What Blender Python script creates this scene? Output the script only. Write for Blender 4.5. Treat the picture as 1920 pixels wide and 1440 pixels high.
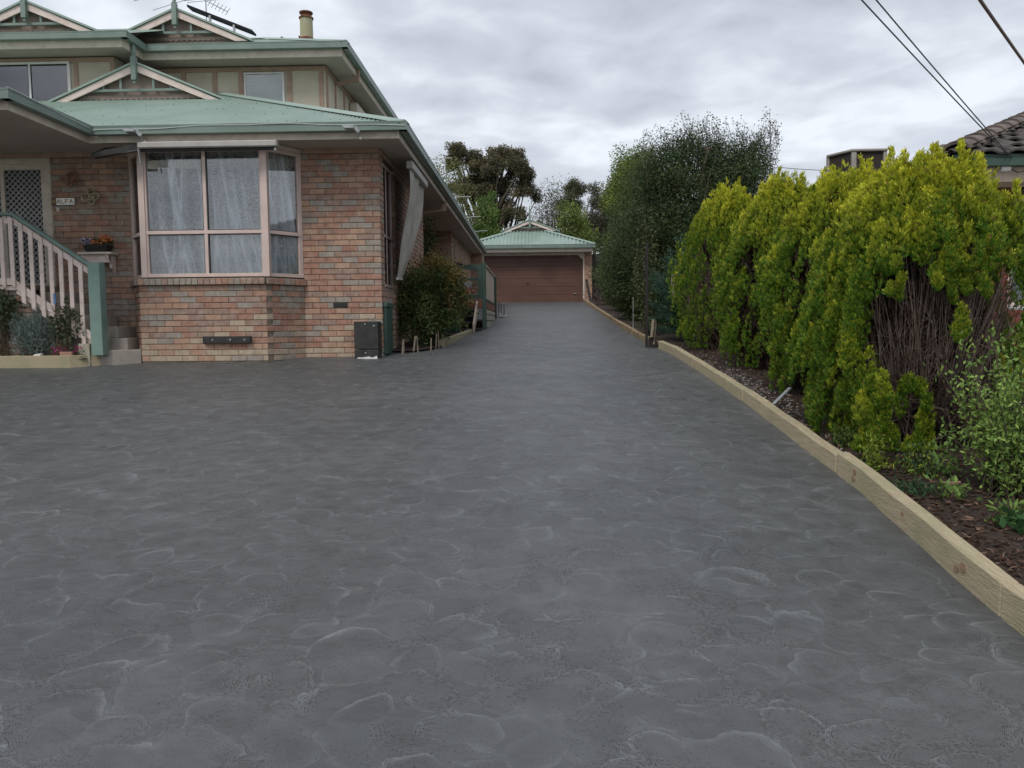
import bpy, math, random
import numpy as np
from mathutils import Vector, Matrix

for o in list(bpy.data.objects):
    bpy.data.objects.remove(o)
random.seed(7)
RNG = np.random.default_rng(7)
scene = bpy.context.scene
col = scene.collection
# ------------------------------------------------------------------ camera (eye at the origin, metres)
yaw, pitch, roll = map(math.radians, (1.63, 4.33, 0.52))
fwd = Vector((-math.sin(yaw)*math.cos(pitch), math.cos(yaw)*math.cos(pitch), -math.sin(pitch)))
rt = Vector((math.cos(yaw), math.sin(yaw), 0))
up = rt.cross(fwd)
Rv = rt*math.cos(roll) - up*math.sin(roll)
Uv = up*math.cos(roll) + rt*math.sin(roll)
cam = bpy.data.objects.new('camera', bpy.data.cameras.new('camera'))
col.objects.link(cam)
cam.matrix_world = Matrix(((Rv.x, Uv.x, -fwd.x, 0), (Rv.y, Uv.y, -fwd.y, 0), (Rv.z, Uv.z, -fwd.z, 0), (0, 0, 0, 1)))
cam.data.sensor_width = 36
cam.data.lens = 36*1442/1920
cam.data.clip_start = 0.05
cam.data.clip_end = 2000
scene.camera = cam
scene.render.resolution_x, scene.render.resolution_y = 1024, 768

# ------------------------------------------------------------------ world: overcast sky
SUN_EL, SUN_AZ = math.radians(52), math.radians(205)     # azimuth from +Y clockwise: behind the camera, a little left
world = bpy.data.worlds.new('World')
scene.world = world
world.use_nodes = True
nt = world.node_tree
nt.nodes.clear()
def N(t, typ, **kw):
    n = t.nodes.new(typ)
    for k, v in kw.items():
        setattr(n, k, v)
    return n
wo = N(nt, 'ShaderNodeOutputWorld')
bg = N(nt, 'ShaderNodeBackground')
bg.inputs['Strength'].default_value = 0.1
sky = N(nt, 'ShaderNodeTexSky')
sky.sky_type = 'NISHITA'; sky.sun_disc = False
sky.sun_elevation = SUN_EL; sky.sun_rotation = SUN_AZ
tc = N(nt, 'ShaderNodeTexCoord')
sep = N(nt, 'ShaderNodeSeparateXYZ')
nt.links.new(tc.outputs['Generated'], sep.inputs[0])
def M(t, op, a, b=None, c=None, clamp=False):
    n = N(t, 'ShaderNodeMath', operation=op)
    n.use_clamp = clamp
    for i, v in enumerate((a, b, c)):
        if v is None: continue
        if isinstance(v, (int, float)): n.inputs[i].default_value = v
        else: t.links.new(v, n.inputs[i])
    return n.outputs[0]
zc = M(nt, 'MAXIMUM', sep.outputs['Z'], 0.0)
den = M(nt, 'ADD', zc, 0.16)
cmb = N(nt, 'ShaderNodeCombineXYZ')
nt.links.new(M(nt, 'DIVIDE', sep.outputs['X'], den), cmb.inputs[0])
nt.links.new(M(nt, 'DIVIDE', sep.outputs['Y'], den), cmb.inputs[1])
n1 = N(nt, 'ShaderNodeTexNoise'); n1.inputs['Scale'].default_value = 1.35; n1.inputs['Detail'].default_value = 5
n1.inputs['Roughness'].default_value = 0.5; n1.inputs['Distortion'].default_value = 0.35
n2 = N(nt, 'ShaderNodeTexNoise'); n2.inputs['Scale'].default_value = 4.4; n2.inputs['Detail'].default_value = 5
n2.inputs['Roughness'].default_value = 0.52; n2.inputs['Distortion'].default_value = 0.3
mp = N(nt, 'ShaderNodeMapping'); mp.inputs['Location'].default_value = (3.1, 1.7, 0)
nt.links.new(cmb.outputs[0], mp.inputs[0])
nt.links.new(mp.outputs[0], n1.inputs[0]); nt.links.new(mp.outputs[0], n2.inputs[0])
mixn = M(nt, 'ADD', M(nt, 'MULTIPLY', n1.outputs[0], 0.62), M(nt, 'MULTIPLY', n2.outputs[0], 0.38))
cr = N(nt, 'ShaderNodeValToRGB')
cr.color_ramp.elements[0].position = 0.38; cr.color_ramp.elements[0].color = (0.47, 0.49, 0.54, 1)
cr.color_ramp.elements[1].position = 0.62; cr.color_ramp.elements[1].color = (0.82, 0.85, 0.90, 1)
e = cr.color_ramp.elements.new(0.5); e.color = (0.60, 0.63, 0.69, 1)
nt.links.new(mixn, cr.inputs[0])
# lighter towards the horizon
hz = N(nt, 'ShaderNodeMapRange'); hz.inputs['From Min'].default_value = 0.0; hz.inputs['From Max'].default_value = 0.32
hz.inputs['To Min'].default_value = 0.30; hz.inputs['To Max'].default_value = 0.0
nt.links.new(zc, hz.inputs[0])
mh = N(nt, 'ShaderNodeMixRGB'); mh.inputs[2].default_value = (0.80, 0.83, 0.87, 1)
nt.links.new(hz.outputs[0], mh.inputs[0]); nt.links.new(cr.outputs[0], mh.inputs[1])
sc = N(nt, 'ShaderNodeMixRGB', blend_type='MULTIPLY'); sc.inputs[0].default_value = 1
sc.inputs[2].default_value = (8.6, 8.7, 8.8, 1)
nt.links.new(mh.outputs[0], sc.inputs[1])
ms = N(nt, 'ShaderNodeMixRGB'); ms.inputs[0].default_value = 0.93
nt.links.new(sky.outputs[0], ms.inputs[1]); nt.links.new(sc.outputs[0], ms.inputs[2])
nt.links.new(ms.outputs[0], bg.inputs['Color'])
nt.links.new(bg.outputs[0], wo.inputs[0])

sun = bpy.data.objects.new('sun', bpy.data.lights.new('sun', 'SUN'))
sun.data.energy = 1.5; sun.data.angle = math.radians(18); sun.data.color = (1, 0.96, 0.9)
col.objects.link(sun)
sd = Vector((math.sin(SUN_AZ)*math.cos(SUN_EL), math.cos(SUN_AZ)*math.cos(SUN_EL), math.sin(SUN_EL)))
sun.rotation_euler = sd.to_track_quat('Z', 'Y').to_euler()
scene.view_settings.view_transform = 'Standard'
scene.view_settings.look = 'None'
scene.view_settings.gamma = 1
scene.view_settings.exposure = 0.4
scene.view_settings.use_curve_mapping = False

# ------------------------------------------------------------------ terrain profile
def gz(y):
    if y < -5: return -2.09
    if y < 11.7: return -1.6 + .098*y
    if y < 33: return -.4534 + .0682*(y-11.7)
    return 1.0

# ------------------------------------------------------------------ materials
def newmat(name):
    m = bpy.data.materials.new(name); m.use_nodes = True
    t = m.node_tree
    return m, t, t.nodes['Principled BSDF'], t.nodes['Material Output']
def pmat(name, c1, c2=None, scale=8, rough=.7, bump=0., bscale=None, detail=4, spec=.35, metal=0, stretch=None, c3=None, c3scale=1.5, c3amt=.5, lo=.35, hi=.65):
    m, t, b, out = newmat(name)
    b.inputs['Roughness'].default_value = rough
    b.inputs['Specular IOR Level'].default_value = spec
    b.inputs['Metallic'].default_value = metal
    if c2 is None: c2 = tuple(x*.82 for x in c1)
    g = N(t, 'ShaderNodeNewGeometry')
    mpn = N(t, 'ShaderNodeMapping')
    if stretch: mpn.inputs['Scale'].default_value = stretch
    t.links.new(g.outputs['Position'], mpn.inputs[0])
    no = N(t, 'ShaderNodeTexNoise'); no.inputs['Scale'].default_value = scale; no.inputs['Detail'].default_value = detail
    t.links.new(mpn.outputs[0], no.inputs[0])
    r = N(t, 'ShaderNodeMapRange'); r.inputs['From Min'].default_value = lo; r.inputs['From Max'].default_value = hi
    t.links.new(no.outputs[0], r.inputs[0])
    mx = N(t, 'ShaderNodeMixRGB'); mx.inputs[1].default_value = (*c1, 1); mx.inputs[2].default_value = (*c2, 1)
    t.links.new(r.outputs[0], mx.inputs[0])
    last = mx.outputs[0]
    if c3:
        n3 = N(t, 'ShaderNodeTexNoise'); n3.inputs['Scale'].default_value = c3scale; n3.inputs['Detail'].default_value = 5
        t.links.new(g.outputs['Position'], n3.inputs[0])
        r3 = N(t, 'ShaderNodeMapRange'); r3.inputs['From Min'].default_value = .48; r3.inputs['From Max'].default_value = .68
        r3.inputs['To Max'].default_value = c3amt
        t.links.new(n3.outputs[0], r3.inputs[0])
        m3 = N(t, 'ShaderNodeMixRGB'); m3.inputs[2].default_value = (*c3, 1)
        t.links.new(r3.outputs[0], m3.inputs[0]); t.links.new(last, m3.inputs[1]); last = m3.outputs[0]
    t.links.new(last, b.inputs['Base Color'])
    if bump:
        nb = N(t, 'ShaderNodeTexNoise'); nb.inputs['Scale'].default_value = bscale or scale*3; nb.inputs['Detail'].default_value = 3
        t.links.new(mpn.outputs[0], nb.inputs[0])
        bp = N(t, 'ShaderNodeBump'); bp.inputs['Strength'].default_value = bump; bp.inputs['Distance'].default_value = .01
        t.links.new(nb.outputs[0], bp.inputs['Height']); t.links.new(bp.outputs[0], b.inputs['Normal'])
    return m
def leafmat(name, rough=.55, trans=.25, spec=.3):
    m, t, b, out = newmat(name)
    a = N(t, 'ShaderNodeAttribute', attribute_name='Col')
    t.links.new(a.outputs['Color'], b.inputs['Base Color'])
    b.inputs['Roughness'].default_value = rough; b.inputs['Specular IOR Level'].default_value = spec
    tr = N(t, 'ShaderNodeBsdfTranslucent'); t.links.new(a.outputs['Color'], tr.inputs['Color'])
    mx = N(t, 'ShaderNodeMixShader'); mx.inputs[0].default_value = trans
    t.links.new(b.outputs[0], mx.inputs[1]); t.links.new(tr.outputs[0], mx.inputs[2]); t.links.new(mx.outputs[0], out.inputs[0])
    return m
def driveway_mat():
    m, t, b, out = newmat('stamped_concrete')
    L = t.links.new
    g = N(t, 'ShaderNodeNewGeometry')
    def noise(scale, detail=3, vec=None, rough=.5, dist=0):
        n = N(t, 'ShaderNodeTexNoise'); n.inputs['Scale'].default_value = scale; n.inputs['Detail'].default_value = detail
        n.inputs['Roughness'].default_value = rough; n.inputs['Distortion'].default_value = dist
        L(vec if vec is not None else g.outputs['Position'], n.inputs[0]); return n
    def vm(op, a, bb):
        n = N(t, 'ShaderNodeVectorMath', operation=op)
        for i, v in enumerate((a, bb)):
            if isinstance(v, tuple): n.inputs[i].default_value = v
            elif v is not None: L(v, n.inputs[i])
        return n
    def mr(v, a, b2, c, d):
        n = N(t, 'ShaderNodeMapRange'); n.inputs['From Min'].default_value = a; n.inputs['From Max'].default_value = b2
        n.inputs['To Min'].default_value = c; n.inputs['To Max'].default_value = d; L(v, n.inputs[0]); return n.outputs[0]
    flat = vm('MULTIPLY', g.outputs['Position'], (1, 1, 0))
    wob = noise(2.3, 2, flat.outputs[0])
    off = vm('SCALE', vm('SUBTRACT', wob.outputs['Color'], (.5, .5, .5)).outputs[0], None); off.inputs['Scale'].default_value = .38
    wob2 = noise(9, 2, flat.outputs[0]); off2 = vm('SCALE', vm('SUBTRACT', wob2.outputs['Color'], (.5, .5, .5)).outputs[0], None); off2.inputs['Scale'].default_value = .05
    off = vm('ADD', off.outputs[0], off2.outputs[0])
    vec = vm('ADD', flat.outputs[0], off.outputs[0]).outputs[0]
    # overlapping trowel fans: discs laid over one another, each with a pale rim and faint concentric strokes
    rim = tone = ring = None
    for k, (sc_, R0, sh) in enumerate(((2.6, .66, 0.0), (3.3, .60, 7.3), (2.9, .56, 13.1), (3.9, .58, 21.7), (3.0, .55, 31.9), (3.5, .52, 43.3))):
        v2 = vm('ADD', vec, (sh, sh*.7, 0)).outputs[0]
        if k % 2: v2 = vm('MULTIPLY', v2, (1.0, 1.25, 1)).outputs[0]
        vo = N(t, 'ShaderNodeTexVoronoi', feature='F1', voronoi_dimensions='2D'); vo.inputs['Scale'].default_value = sc_
        L(v2, vo.inputs['Vector'])
        sc3 = N(t, 'ShaderNodeSeparateColor'); L(vo.outputs['Color'], sc3.inputs[0])
        R = M(t, 'MULTIPLY', M(t, 'ADD', M(t, 'MULTIPLY', sc3.outputs[0], .5), .6), R0)
        q = M(t, 'DIVIDE', vo.outputs['Distance'], R)
        inside = mr(q, .97, 1.0, 1, 0)
        rk = M(t, 'MULTIPLY', mr(q, .62, .93, 0, 1), mr(q, .93, 1.0, 1, .0))
        rk = M(t, 'POWER', rk, 1.7)
        dv = vm('SUBTRACT', v2, vo.outputs['Position']); dv = vm('MULTIPLY', dv.outputs[0], (1, 1, 0)); dn = N(t, 'ShaderNodeVectorMath', operation='NORMALIZE'); L(dv.outputs[0], dn.inputs[0])
        rd = vm('SUBTRACT', vo.outputs['Color'], (.5, .35, .5)); rd = vm('MULTIPLY', rd.outputs[0], (1, 1, 0)); rn = N(t, 'ShaderNodeVectorMath', operation='NORMALIZE'); L(rd.outputs[0], rn.inputs[0])
        dp = N(t, 'ShaderNodeVectorMath', operation='DOT_PRODUCT'); L(dn.outputs[0], dp.inputs[0]); L(rn.outputs[0], dp.inputs[1])
        amp = M(t, 'MULTIPLY', mr(sc3.outputs[1], 0, 1, .35, 1), mr(dp.outputs['Value'], -.75, .65, .0, 1))
        rk = M(t, 'MULTIPLY', rk, amp)
        fine = noise(11, 2, flat.outputs[0])
        sn = M(t, 'SINE', M(t, 'ADD', M(t, 'MULTIPLY', vo.outputs['Distance'], 620./sc_), M(t, 'MULTIPLY', fine.outputs[0], 26.)))
        gk = M(t, 'MULTIPLY', sn, mr(q, .25, .8, .1, 1))
        tk = M(t, 'ADD', M(t, 'MULTIPLY', sc3.outputs[2], .55), M(t, 'MULTIPLY', mr(q, .45, .95, .0, 1), .45))
        if rim is None: rim, ring, tone = rk, gk, tk
        else:
            def mixv(a, bb):
                n = N(t, 'ShaderNodeMix'); n.data_type = 'FLOAT'; L(inside, n.inputs[0]); L(a, n.inputs[2]); L(bb, n.inputs[3]); return n.outputs[0]
            rim, ring, tone = mixv(rim, rk), mixv(ring, gk), mixv(tone, tk)
    brk = mr(noise(4.2, 3, flat.outputs[0]).outputs[0], .36, .62, .15, 1)
    brk = M(t, 'MULTIPLY', brk, mr(noise(34, 4, flat.outputs[0], .7).outputs[0], .32, .62, .25, 1.1))
    line = M(t, 'MULTIPLY', rim, brk)
    patch = mr(noise(2.6, 2, vm('ADD', flat.outputs[0], (9, 2, 0)).outputs[0]).outputs[0], .42, .62, 0, 1)
    speck = mr(noise(60, 2, flat.outputs[0]).outputs[0], .46, .60, 0, 1)
    groove = M(t, 'MULTIPLY', M(t, 'MULTIPLY', mr(ring, .2, .9, 0, 1), patch), speck)
    pits = mr(noise(75, 2, flat.outputs[0]).outputs[0], .66, .74, 0, 1)
    pits = M(t, 'MULTIPLY', pits, mr(noise(2.7, 2, vm('ADD', flat.outputs[0], (1, 22, 0)).outputs[0]).outputs[0], .42, .6, .1, 1))
    big = mr(noise(.45, 3, flat.outputs[0]).outputs[0], .35, .65, 0, 1)
    c = N(t, 'ShaderNodeMixRGB'); c.inputs[1].default_value = (.073, .077, .078, 1); c.inputs[2].default_value = (.093, .096, .097, 1)
    L(big, c.inputs[0])
    mid = mr(noise(6, 5, flat.outputs[0], .6).outputs[0], .3, .7, 0, 1)
    tt_ = M(t, 'ADD', M(t, 'MULTIPLY', mr(mid, 0, 1, .75, 1.2), .6), M(t, 'MULTIPLY', mr(tone, 0, 1, .62, 1.28), .4))
    c1 = N(t, 'ShaderNodeMixRGB', blend_type='MULTIPLY'); c1.inputs[0].default_value = 1; L(c.outputs[0], c1.inputs[1])
    cc = N(t, 'ShaderNodeCombineColor'); [L(tt_, cc.inputs[i]) for i in range(3)]
    L(cc.outputs[0], c1.inputs[2])
    c2 = N(t, 'ShaderNodeMixRGB'); c2.inputs[2].default_value = (.27, .285, .29, 1)
    L(M(t, 'MULTIPLY', line, .54), c2.inputs[0]); L(c1.outputs[0], c2.inputs[1])
    c3 = N(t, 'ShaderNodeMixRGB'); c3.inputs[2].default_value = (.035, .037, .039, 1)
    L(M(t, 'MULTIPLY', M(t, 'MAXIMUM', groove, pits), .6), c3.inputs[0]); L(c2.outputs[0], c3.inputs[1])
    grit = noise(260, 2, flat.outputs[0])
    c4 = N(t, 'ShaderNodeMixRGB', blend_type='MULTIPLY'); c4.inputs[0].default_value = .75; L(c3.outputs[0], c4.inputs[1])
    cg = N(t, 'ShaderNodeCombineColor'); [L(mr(grit.outputs[0], .3, .7, .6, 1.4), cg.inputs[i]) for i in range(3)]
    L(cg.outputs[0], c4.inputs[2])
    L(c4.outputs[0], b.inputs['Base Color'])
    L(mr(mid, 0, 1, .38, .56), b.inputs['Roughness'])
    b.inputs['Specular IOR Level'].default_value = .5
    h = M(t, 'SUBTRACT', M(t, 'ADD', M(t, 'MULTIPLY', rim, .35), M(t, 'MULTIPLY', mid, .5)), M(t, 'MULTIPLY', M(t, 'MAXIMUM', groove, pits), .7))
    h = M(t, 'ADD', h, M(t, 'MULTIPLY', grit.outputs[0], .12))
    lump = noise(7, 3, flat.outputs[0]); h = M(t, 'ADD', h, M(t, 'MULTIPLY', lump.outputs[0], 2.2))
    bp = N(t, 'ShaderNodeBump'); bp.inputs['Strength'].default_value = .8; bp.inputs['Distance'].default_value = .010
    L(h, bp.inputs['Height']); L(bp.outputs[0], b.inputs['Normal'])
    return m
def glassmat(name, tint=(.97, .98, .98), base=.06, mult=1.0):
    m, t, b, out = newmat(name)
    t.nodes.remove(b)
    gl = N(t, 'ShaderNodeBsdfGlossy'); gl.inputs['Roughness'].default_value = .02
    tr = N(t, 'ShaderNodeBsdfTransparent'); tr.inputs['Color'].default_value = (*tint, 1)
    fr = N(t, 'ShaderNodeFresnel'); fr.inputs['IOR'].default_value = 1.5
    f = M(t, 'ADD', M(t, 'MULTIPLY', fr.outputs[0], mult), base, clamp=True)
    mx = N(t, 'ShaderNodeMixShader'); t.links.new(f, mx.inputs[0]); t.links.new(tr.outputs[0], mx.inputs[1]); t.links.new(gl.outputs[0], mx.inputs[2])
    t.links.new(mx.outputs[0], out.inputs[0]); return m
def lacemat():
    m, t, b, out = newmat('lace_curtain')
    g = N(t, 'ShaderNodeNewGeometry')
    vo = N(t, 'ShaderNodeTexNoise'); vo.inputs['Scale'].default_value = 13; vo.inputs['Detail'].default_value = 2; vo.inputs['Distortion'].default_value = 3.4
    t.links.new(g.outputs['Position'], vo.inputs[0])
    r = N(t, 'ShaderNodeMapRange'); r.inputs['From Min'].default_value = .40; r.inputs['From Max'].default_value = .60
    r.inputs['To Min'].default_value = -.12; r.inputs['To Max'].default_value = .16
    t.links.new(vo.outputs[0], r.inputs[0])
    at = N(t, 'ShaderNodeAttribute', attribute_name='Col')     # how many layers of sheer cloth lie there
    sp = N(t, 'ShaderNodeSeparateColor'); t.links.new(at.outputs['Color'], sp.inputs[0])
    al = M(t, 'ADD', sp.outputs[0], r.outputs[0], clamp=True)
    b.inputs['Base Color'].default_value = (.90, .93, .97, 1); b.inputs['Roughness'].default_value = .9
    tr = N(t, 'ShaderNodeBsdfTransparent')
    mx = N(t, 'ShaderNodeMixShader'); t.links.new(al, mx.inputs[0]); t.links.new(tr.outputs[0], mx.inputs[1]); t.links.new(b.outputs[0], mx.inputs[2])
    t.links.new(mx.outputs[0], out.inputs[0]); return m

MT = {}
BR = [('brick_red', (.375, .210, .152), (.30, .16, .113)), ('brick_orange', (.44, .280, .195), (.37, .225, .155)),
      ('brick_grey', (.335, .290, .245), (.265, .228, .192)), ('brick_tan', (.455, .36, .265), (.375, .29, .21)),
      ('brick_brown', (.335, .228, .18), (.265, .175, .135))]
for nme, a, b_ in BR:
    MT[nme] = pmat(nme, a, b_, scale=14, rough=.88, bump=.8, bscale=120, c3=(.50, .43, .35), c3scale=9, c3amt=.3)
MT['mortar'] = pmat('mortar', (.27, .22, .17), (.17, .135, .105), scale=12, rough=.95, bump=.4)
MT['green_metal'] = pmat('green_metal', (.185, .240, .210), (.155, .208, .18), scale=2.5, rough=.42, spec=.5, c3=(.24, .31, .27), c3scale=3, c3amt=.4)
MT['roof_green'] = pmat('roof_green', (.27, .355, .305), (.225, .305, .26), scale=1.3, rough=.45, spec=.5, c3=(.30, .37, .32), c3scale=5, c3amt=.5)
MT['garage_roof'] = pmat('garage_roof', (.25, .35, .295), (.21, .30, .25), scale=1.3, rough=.32, spec=.6, c3=(.38, .42, .40), c3scale=2, c3amt=.6)
MT['cream_trim'] = pmat('cream_trim', (.64, .565, .475), (.56, .49, .405), scale=3, rough=.6, c3=(.34, .28, .22), c3scale=9, c3amt=.35)
MT['soffit'] = pmat('soffit', (.46, .40, .345), (.40, .345, .295), scale=2, rough=.75)
MT['pink_trim'] = pmat('pink_trim', (.72, .60, .54), (.63, .52, .465), scale=4, rough=.55, c3=(.40, .33, .27), c3scale=11, c3amt=.35)
MT['window_frame'] = pmat('window_frame', (.60, .47, .42), (.54, .42, .37), scale=5, rough=.4, spec=.5)
MT['gutter_shadow'] = pmat('gutter_shade', (.10, .075, .06), rough=.8)  # flat dark brown for shade under the gutters, not assigned anywhere
MT['render'] = pmat('painted_render', (.56, .51, .41), (.48, .43, .34), scale=1.6, rough=.9, bump=.3, bscale=60, c3=(.40, .36, .28), c3scale=3, c3amt=.5)
MT['brown_timber'] = pmat('brown_timber', (.40, .275, .21), (.33, .22, .165), scale=6, rough=.75)
MT['infill'] = pmat('gable_infill', (.34, .265, .225), (.28, .215, .18), scale=5, rough=.85)
MT['glass'] = glassmat('window_glass', base=.045, mult=1.3)
MT['dark_glass'] = glassmat('dark_glass', tint=(.5, .52, .55), base=.10, mult=1.0)
MT['lace'] = lacemat()
MT['room'] = pmat('dim_room', (.10, .085, .075), rough=.9)  # dark brown with the shade of an unlit interior painted in
MT['blind'] = pmat('venetian_blind', (.55, .60, .56), (.48, .53, .50), scale=3, rough=.6)
MT['white_paint'] = pmat('white_paint', (.70, .69, .66), (.6, .59, .56), scale=6, rough=.5)
MT['awning_box'] = pmat('awning_box', (.42, .40, .37), (.36, .34, .32), scale=5, rough=.5)
MT['canvas'] = pmat('canvas', (.40, .38, .335), (.30, .285, .25), scale=3, rough=.9, bump=.3, bscale=90)
MT['black_plastic'] = pmat('black_plastic', (.022, .022, .021), (.035, .034, .032), scale=9, rough=.5, c3=(.10, .095, .085), c3scale=14, c3amt=.2)
MT['green_box'] = pmat('green_box', (.050, .095, .075), (.062, .11, .09), scale=7, rough=.5)
MT['green_post'] = pmat('green_post', (.19, .275, .24), (.155, .23, .20), scale=5, rough=.6)
MT['deck_green'] = pmat('deck_green', (.06, .105, .085), (.045, .08, .065), scale=5, rough=.65)
MT['deck_panel'] = pmat('deck_panel', (.52, .42, .345), (.44, .35, .285), scale=5, rough=.8, stretch=(4, 4, .6))
MT['merbau'] = pmat('merbau', (.25, .105, .065), (.19, .08, .05), scale=9, rough=.7)
MT['grey_board'] = pmat('grey_board', (.42, .40, .31), (.33, .31, .24), scale=8, rough=.85)
MT['pine'] = pmat('treated_pine', (.44, .37, .25), (.34, .28, .18), scale=7, rough=.85, bump=.8, bscale=22, stretch=(9, .7, 9), c3=(.30, .29, .17), c3scale=2.6, c3amt=.85, detail=7)
MT['old_pine'] = pmat('weathered_pine', (.34, .255, .155), (.24, .18, .11), scale=5, rough=.85, bump=.5, bscale=40, stretch=(6, .8, 6), c3=(.14, .10, .06), c3scale=4, c3amt=.7)
MT['knot'] = pmat('pine_knot', (.30, .20, .13), (.22, .135, .09), scale=40, rough=.8)
MT['concrete'] = pmat('concrete_block', (.37, .325, .28), (.30, .265, .23), scale=6, rough=.95, bump=.5, bscale=70)
MT['grey_concrete'] = pmat('grey_concrete', (.30, .29, .27), (.22, .21, .2), scale=5, rough=.95, bump=.4)
MT['dark_fence'] = pmat('dark_fence', (.055, .05, .045), (.09, .08, .07), scale=5, rough=.9)
MT['rust_door'] = pmat('garage_door', (.125, .062, .045), (.10, .05, .037), scale=1.5, rough=.5, c3=(.15, .08, .06), c3scale=2, c3amt=.5)
MT['soil'] = pmat('bed_soil', (.050, .034, .026), (.030, .021, .017), scale=14, rough=1, bump=1., bscale=45)
MT['grass'] = pmat('lawn', (.06, .09, .03), (.09, .10, .045), scale=3, rough=1, bump=.6)
MT['chip'] = pmat('bark_chip', (.11, .058, .036), (.05, .028, .02), scale=30, rough=.95, c3=(.20, .13, .09), c3scale=60, c3amt=.5)
MT['gravel'] = pmat('gravel', (.36, .35, .33), (.2, .2, .19), scale=60, rough=.9)
MT['bark'] = pmat('bark', (.11, .09, .07), (.06, .048, .038), scale=10, rough=.95, bump=.6)
MT['pale_bark'] = pmat('pale_bark', (.24, .21, .175), (.13, .11, .09), scale=6, rough=.9, bump=.4)
MT['twig'] = pmat('dead_twig', (.175, .130, .108), (.080, .052, .042), scale=9, rough=.9, c3=(.29, .235, .20), c3scale=12, c3amt=.5)
MT['stem'] = pmat('stem', (.10, .08, .05), (.06, .05, .03), scale=20, rough=.9)
MT['stake'] = pmat('stake_timber', (.25, .21, .16), (.17, .14, .11), scale=12, rough=.9)
MT['tile'] = pmat('roof_tile', (.105, .090, .082), (.062, .054, .050), scale=5, rough=.8, bump=.4, c3=(.035, .032, .030), c3scale=3.3, c3amt=.75)
MT['ridge_tile'] = pmat('ridge_tile', (.19, .155, .135), (.13, .105, .09), scale=6, rough=.85, c3=(.06, .05, .045), c3scale=4, c3amt=.6)
MT['cooler'] = pmat('cooler_shell', (.34, .315, .28), (.28, .26, .23), scale=4, rough=.6)
MT['cooler_pad'] = pmat('cooler_pad', (.045, .036, .032), (.028, .023, .02), scale=50, rough=.9, bump=.6)
MT['red_brick'] = pmat('red_brick', (.23, .062, .045), (.17, .046, .034), scale=15, rough=.85, bump=.4)
MT['steel_black'] = pmat('black_steel', (.025, .022, .02), rough=.5)
MT['galv'] = pmat('galvanised', (.42, .43, .43), (.32, .33, .33), scale=10, rough=.4, metal=.6)
MT['wire'] = pmat('wire_black', (.045, .045, .05), rough=.6)
MT['wire_brown'] = pmat('wire_brown', (.16, .11, .09), (.09, .06, .05), scale=9, rough=.7)
MT['white_wire'] = pmat('wire_white', (.6, .62, .6), rough=.6)
MT['flue'] = pmat('flue_metal', (.40, .355, .20), (.30, .30, .19), scale=5, rough=.5, stretch=(1, 1, .3), c3=(.36, .35, .28), c3scale=8, c3amt=.6)
MT['rust'] = pmat('rust', (.20, .075, .04), (.12, .05, .03), scale=12, rough=.9)
MT['solar'] = pmat('solar_cell', (.012, .014, .020), (.02, .022, .028), scale=5, rough=.7, spec=.15)
MT['sign_white'] = pmat('sign_white', (.82, .82, .78), (.78, .78, .74), scale=5, rough=.35)
MT['gold'] = pmat('gold_paint', (.42, .30, .10), (.34, .24, .08), scale=9, rough=.4)
MT['sign_unlit'] = pmat('sign_unlit', (.13, .075, .055), (.1, .06, .045), scale=9, rough=.5)
MT['copper'] = pmat('aged_copper', (.36, .19, .13), (.17, .1, .075), scale=20, rough=.5, metal=.3)
MT['brass'] = pmat('dull_brass', (.48, .42, .28), (.24, .2, .13), scale=20, rough=.5, metal=.3)
MT['bin'] = pmat('bin_green', (.022, .070, .036), (.018, .055, .03), scale=5, rough=.55)
MT['yard'] = pmat('yard_concrete', (.42, .41, .39), (.36, .35, .33), scale=3, rough=.9)
MT['red_flower'] = pmat('red_petal', (.42, .02, .025), (.3, .015, .02), rough=.6)
MT['terracotta'] = pmat('terracotta', (.36, .20, .15), (.3, .17, .13), scale=8, rough=.9)
MT['cloth'] = pmat('white_cloth', (.75, .76, .78), (.65, .66, .68), scale=6, rough=.9)
MT['blue'] = pmat('blue_plastic', (.12, .25, .45), rough=.5)
MT['drive'] = driveway_mat()
MT['leaf'] = leafmat('leaf', .65, .25, .2)
MT['conifer'] = leafmat('conifer_leaf', .6, .28, .25)
MT['petal'] = leafmat('petal', .6, .3, .2)

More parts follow.
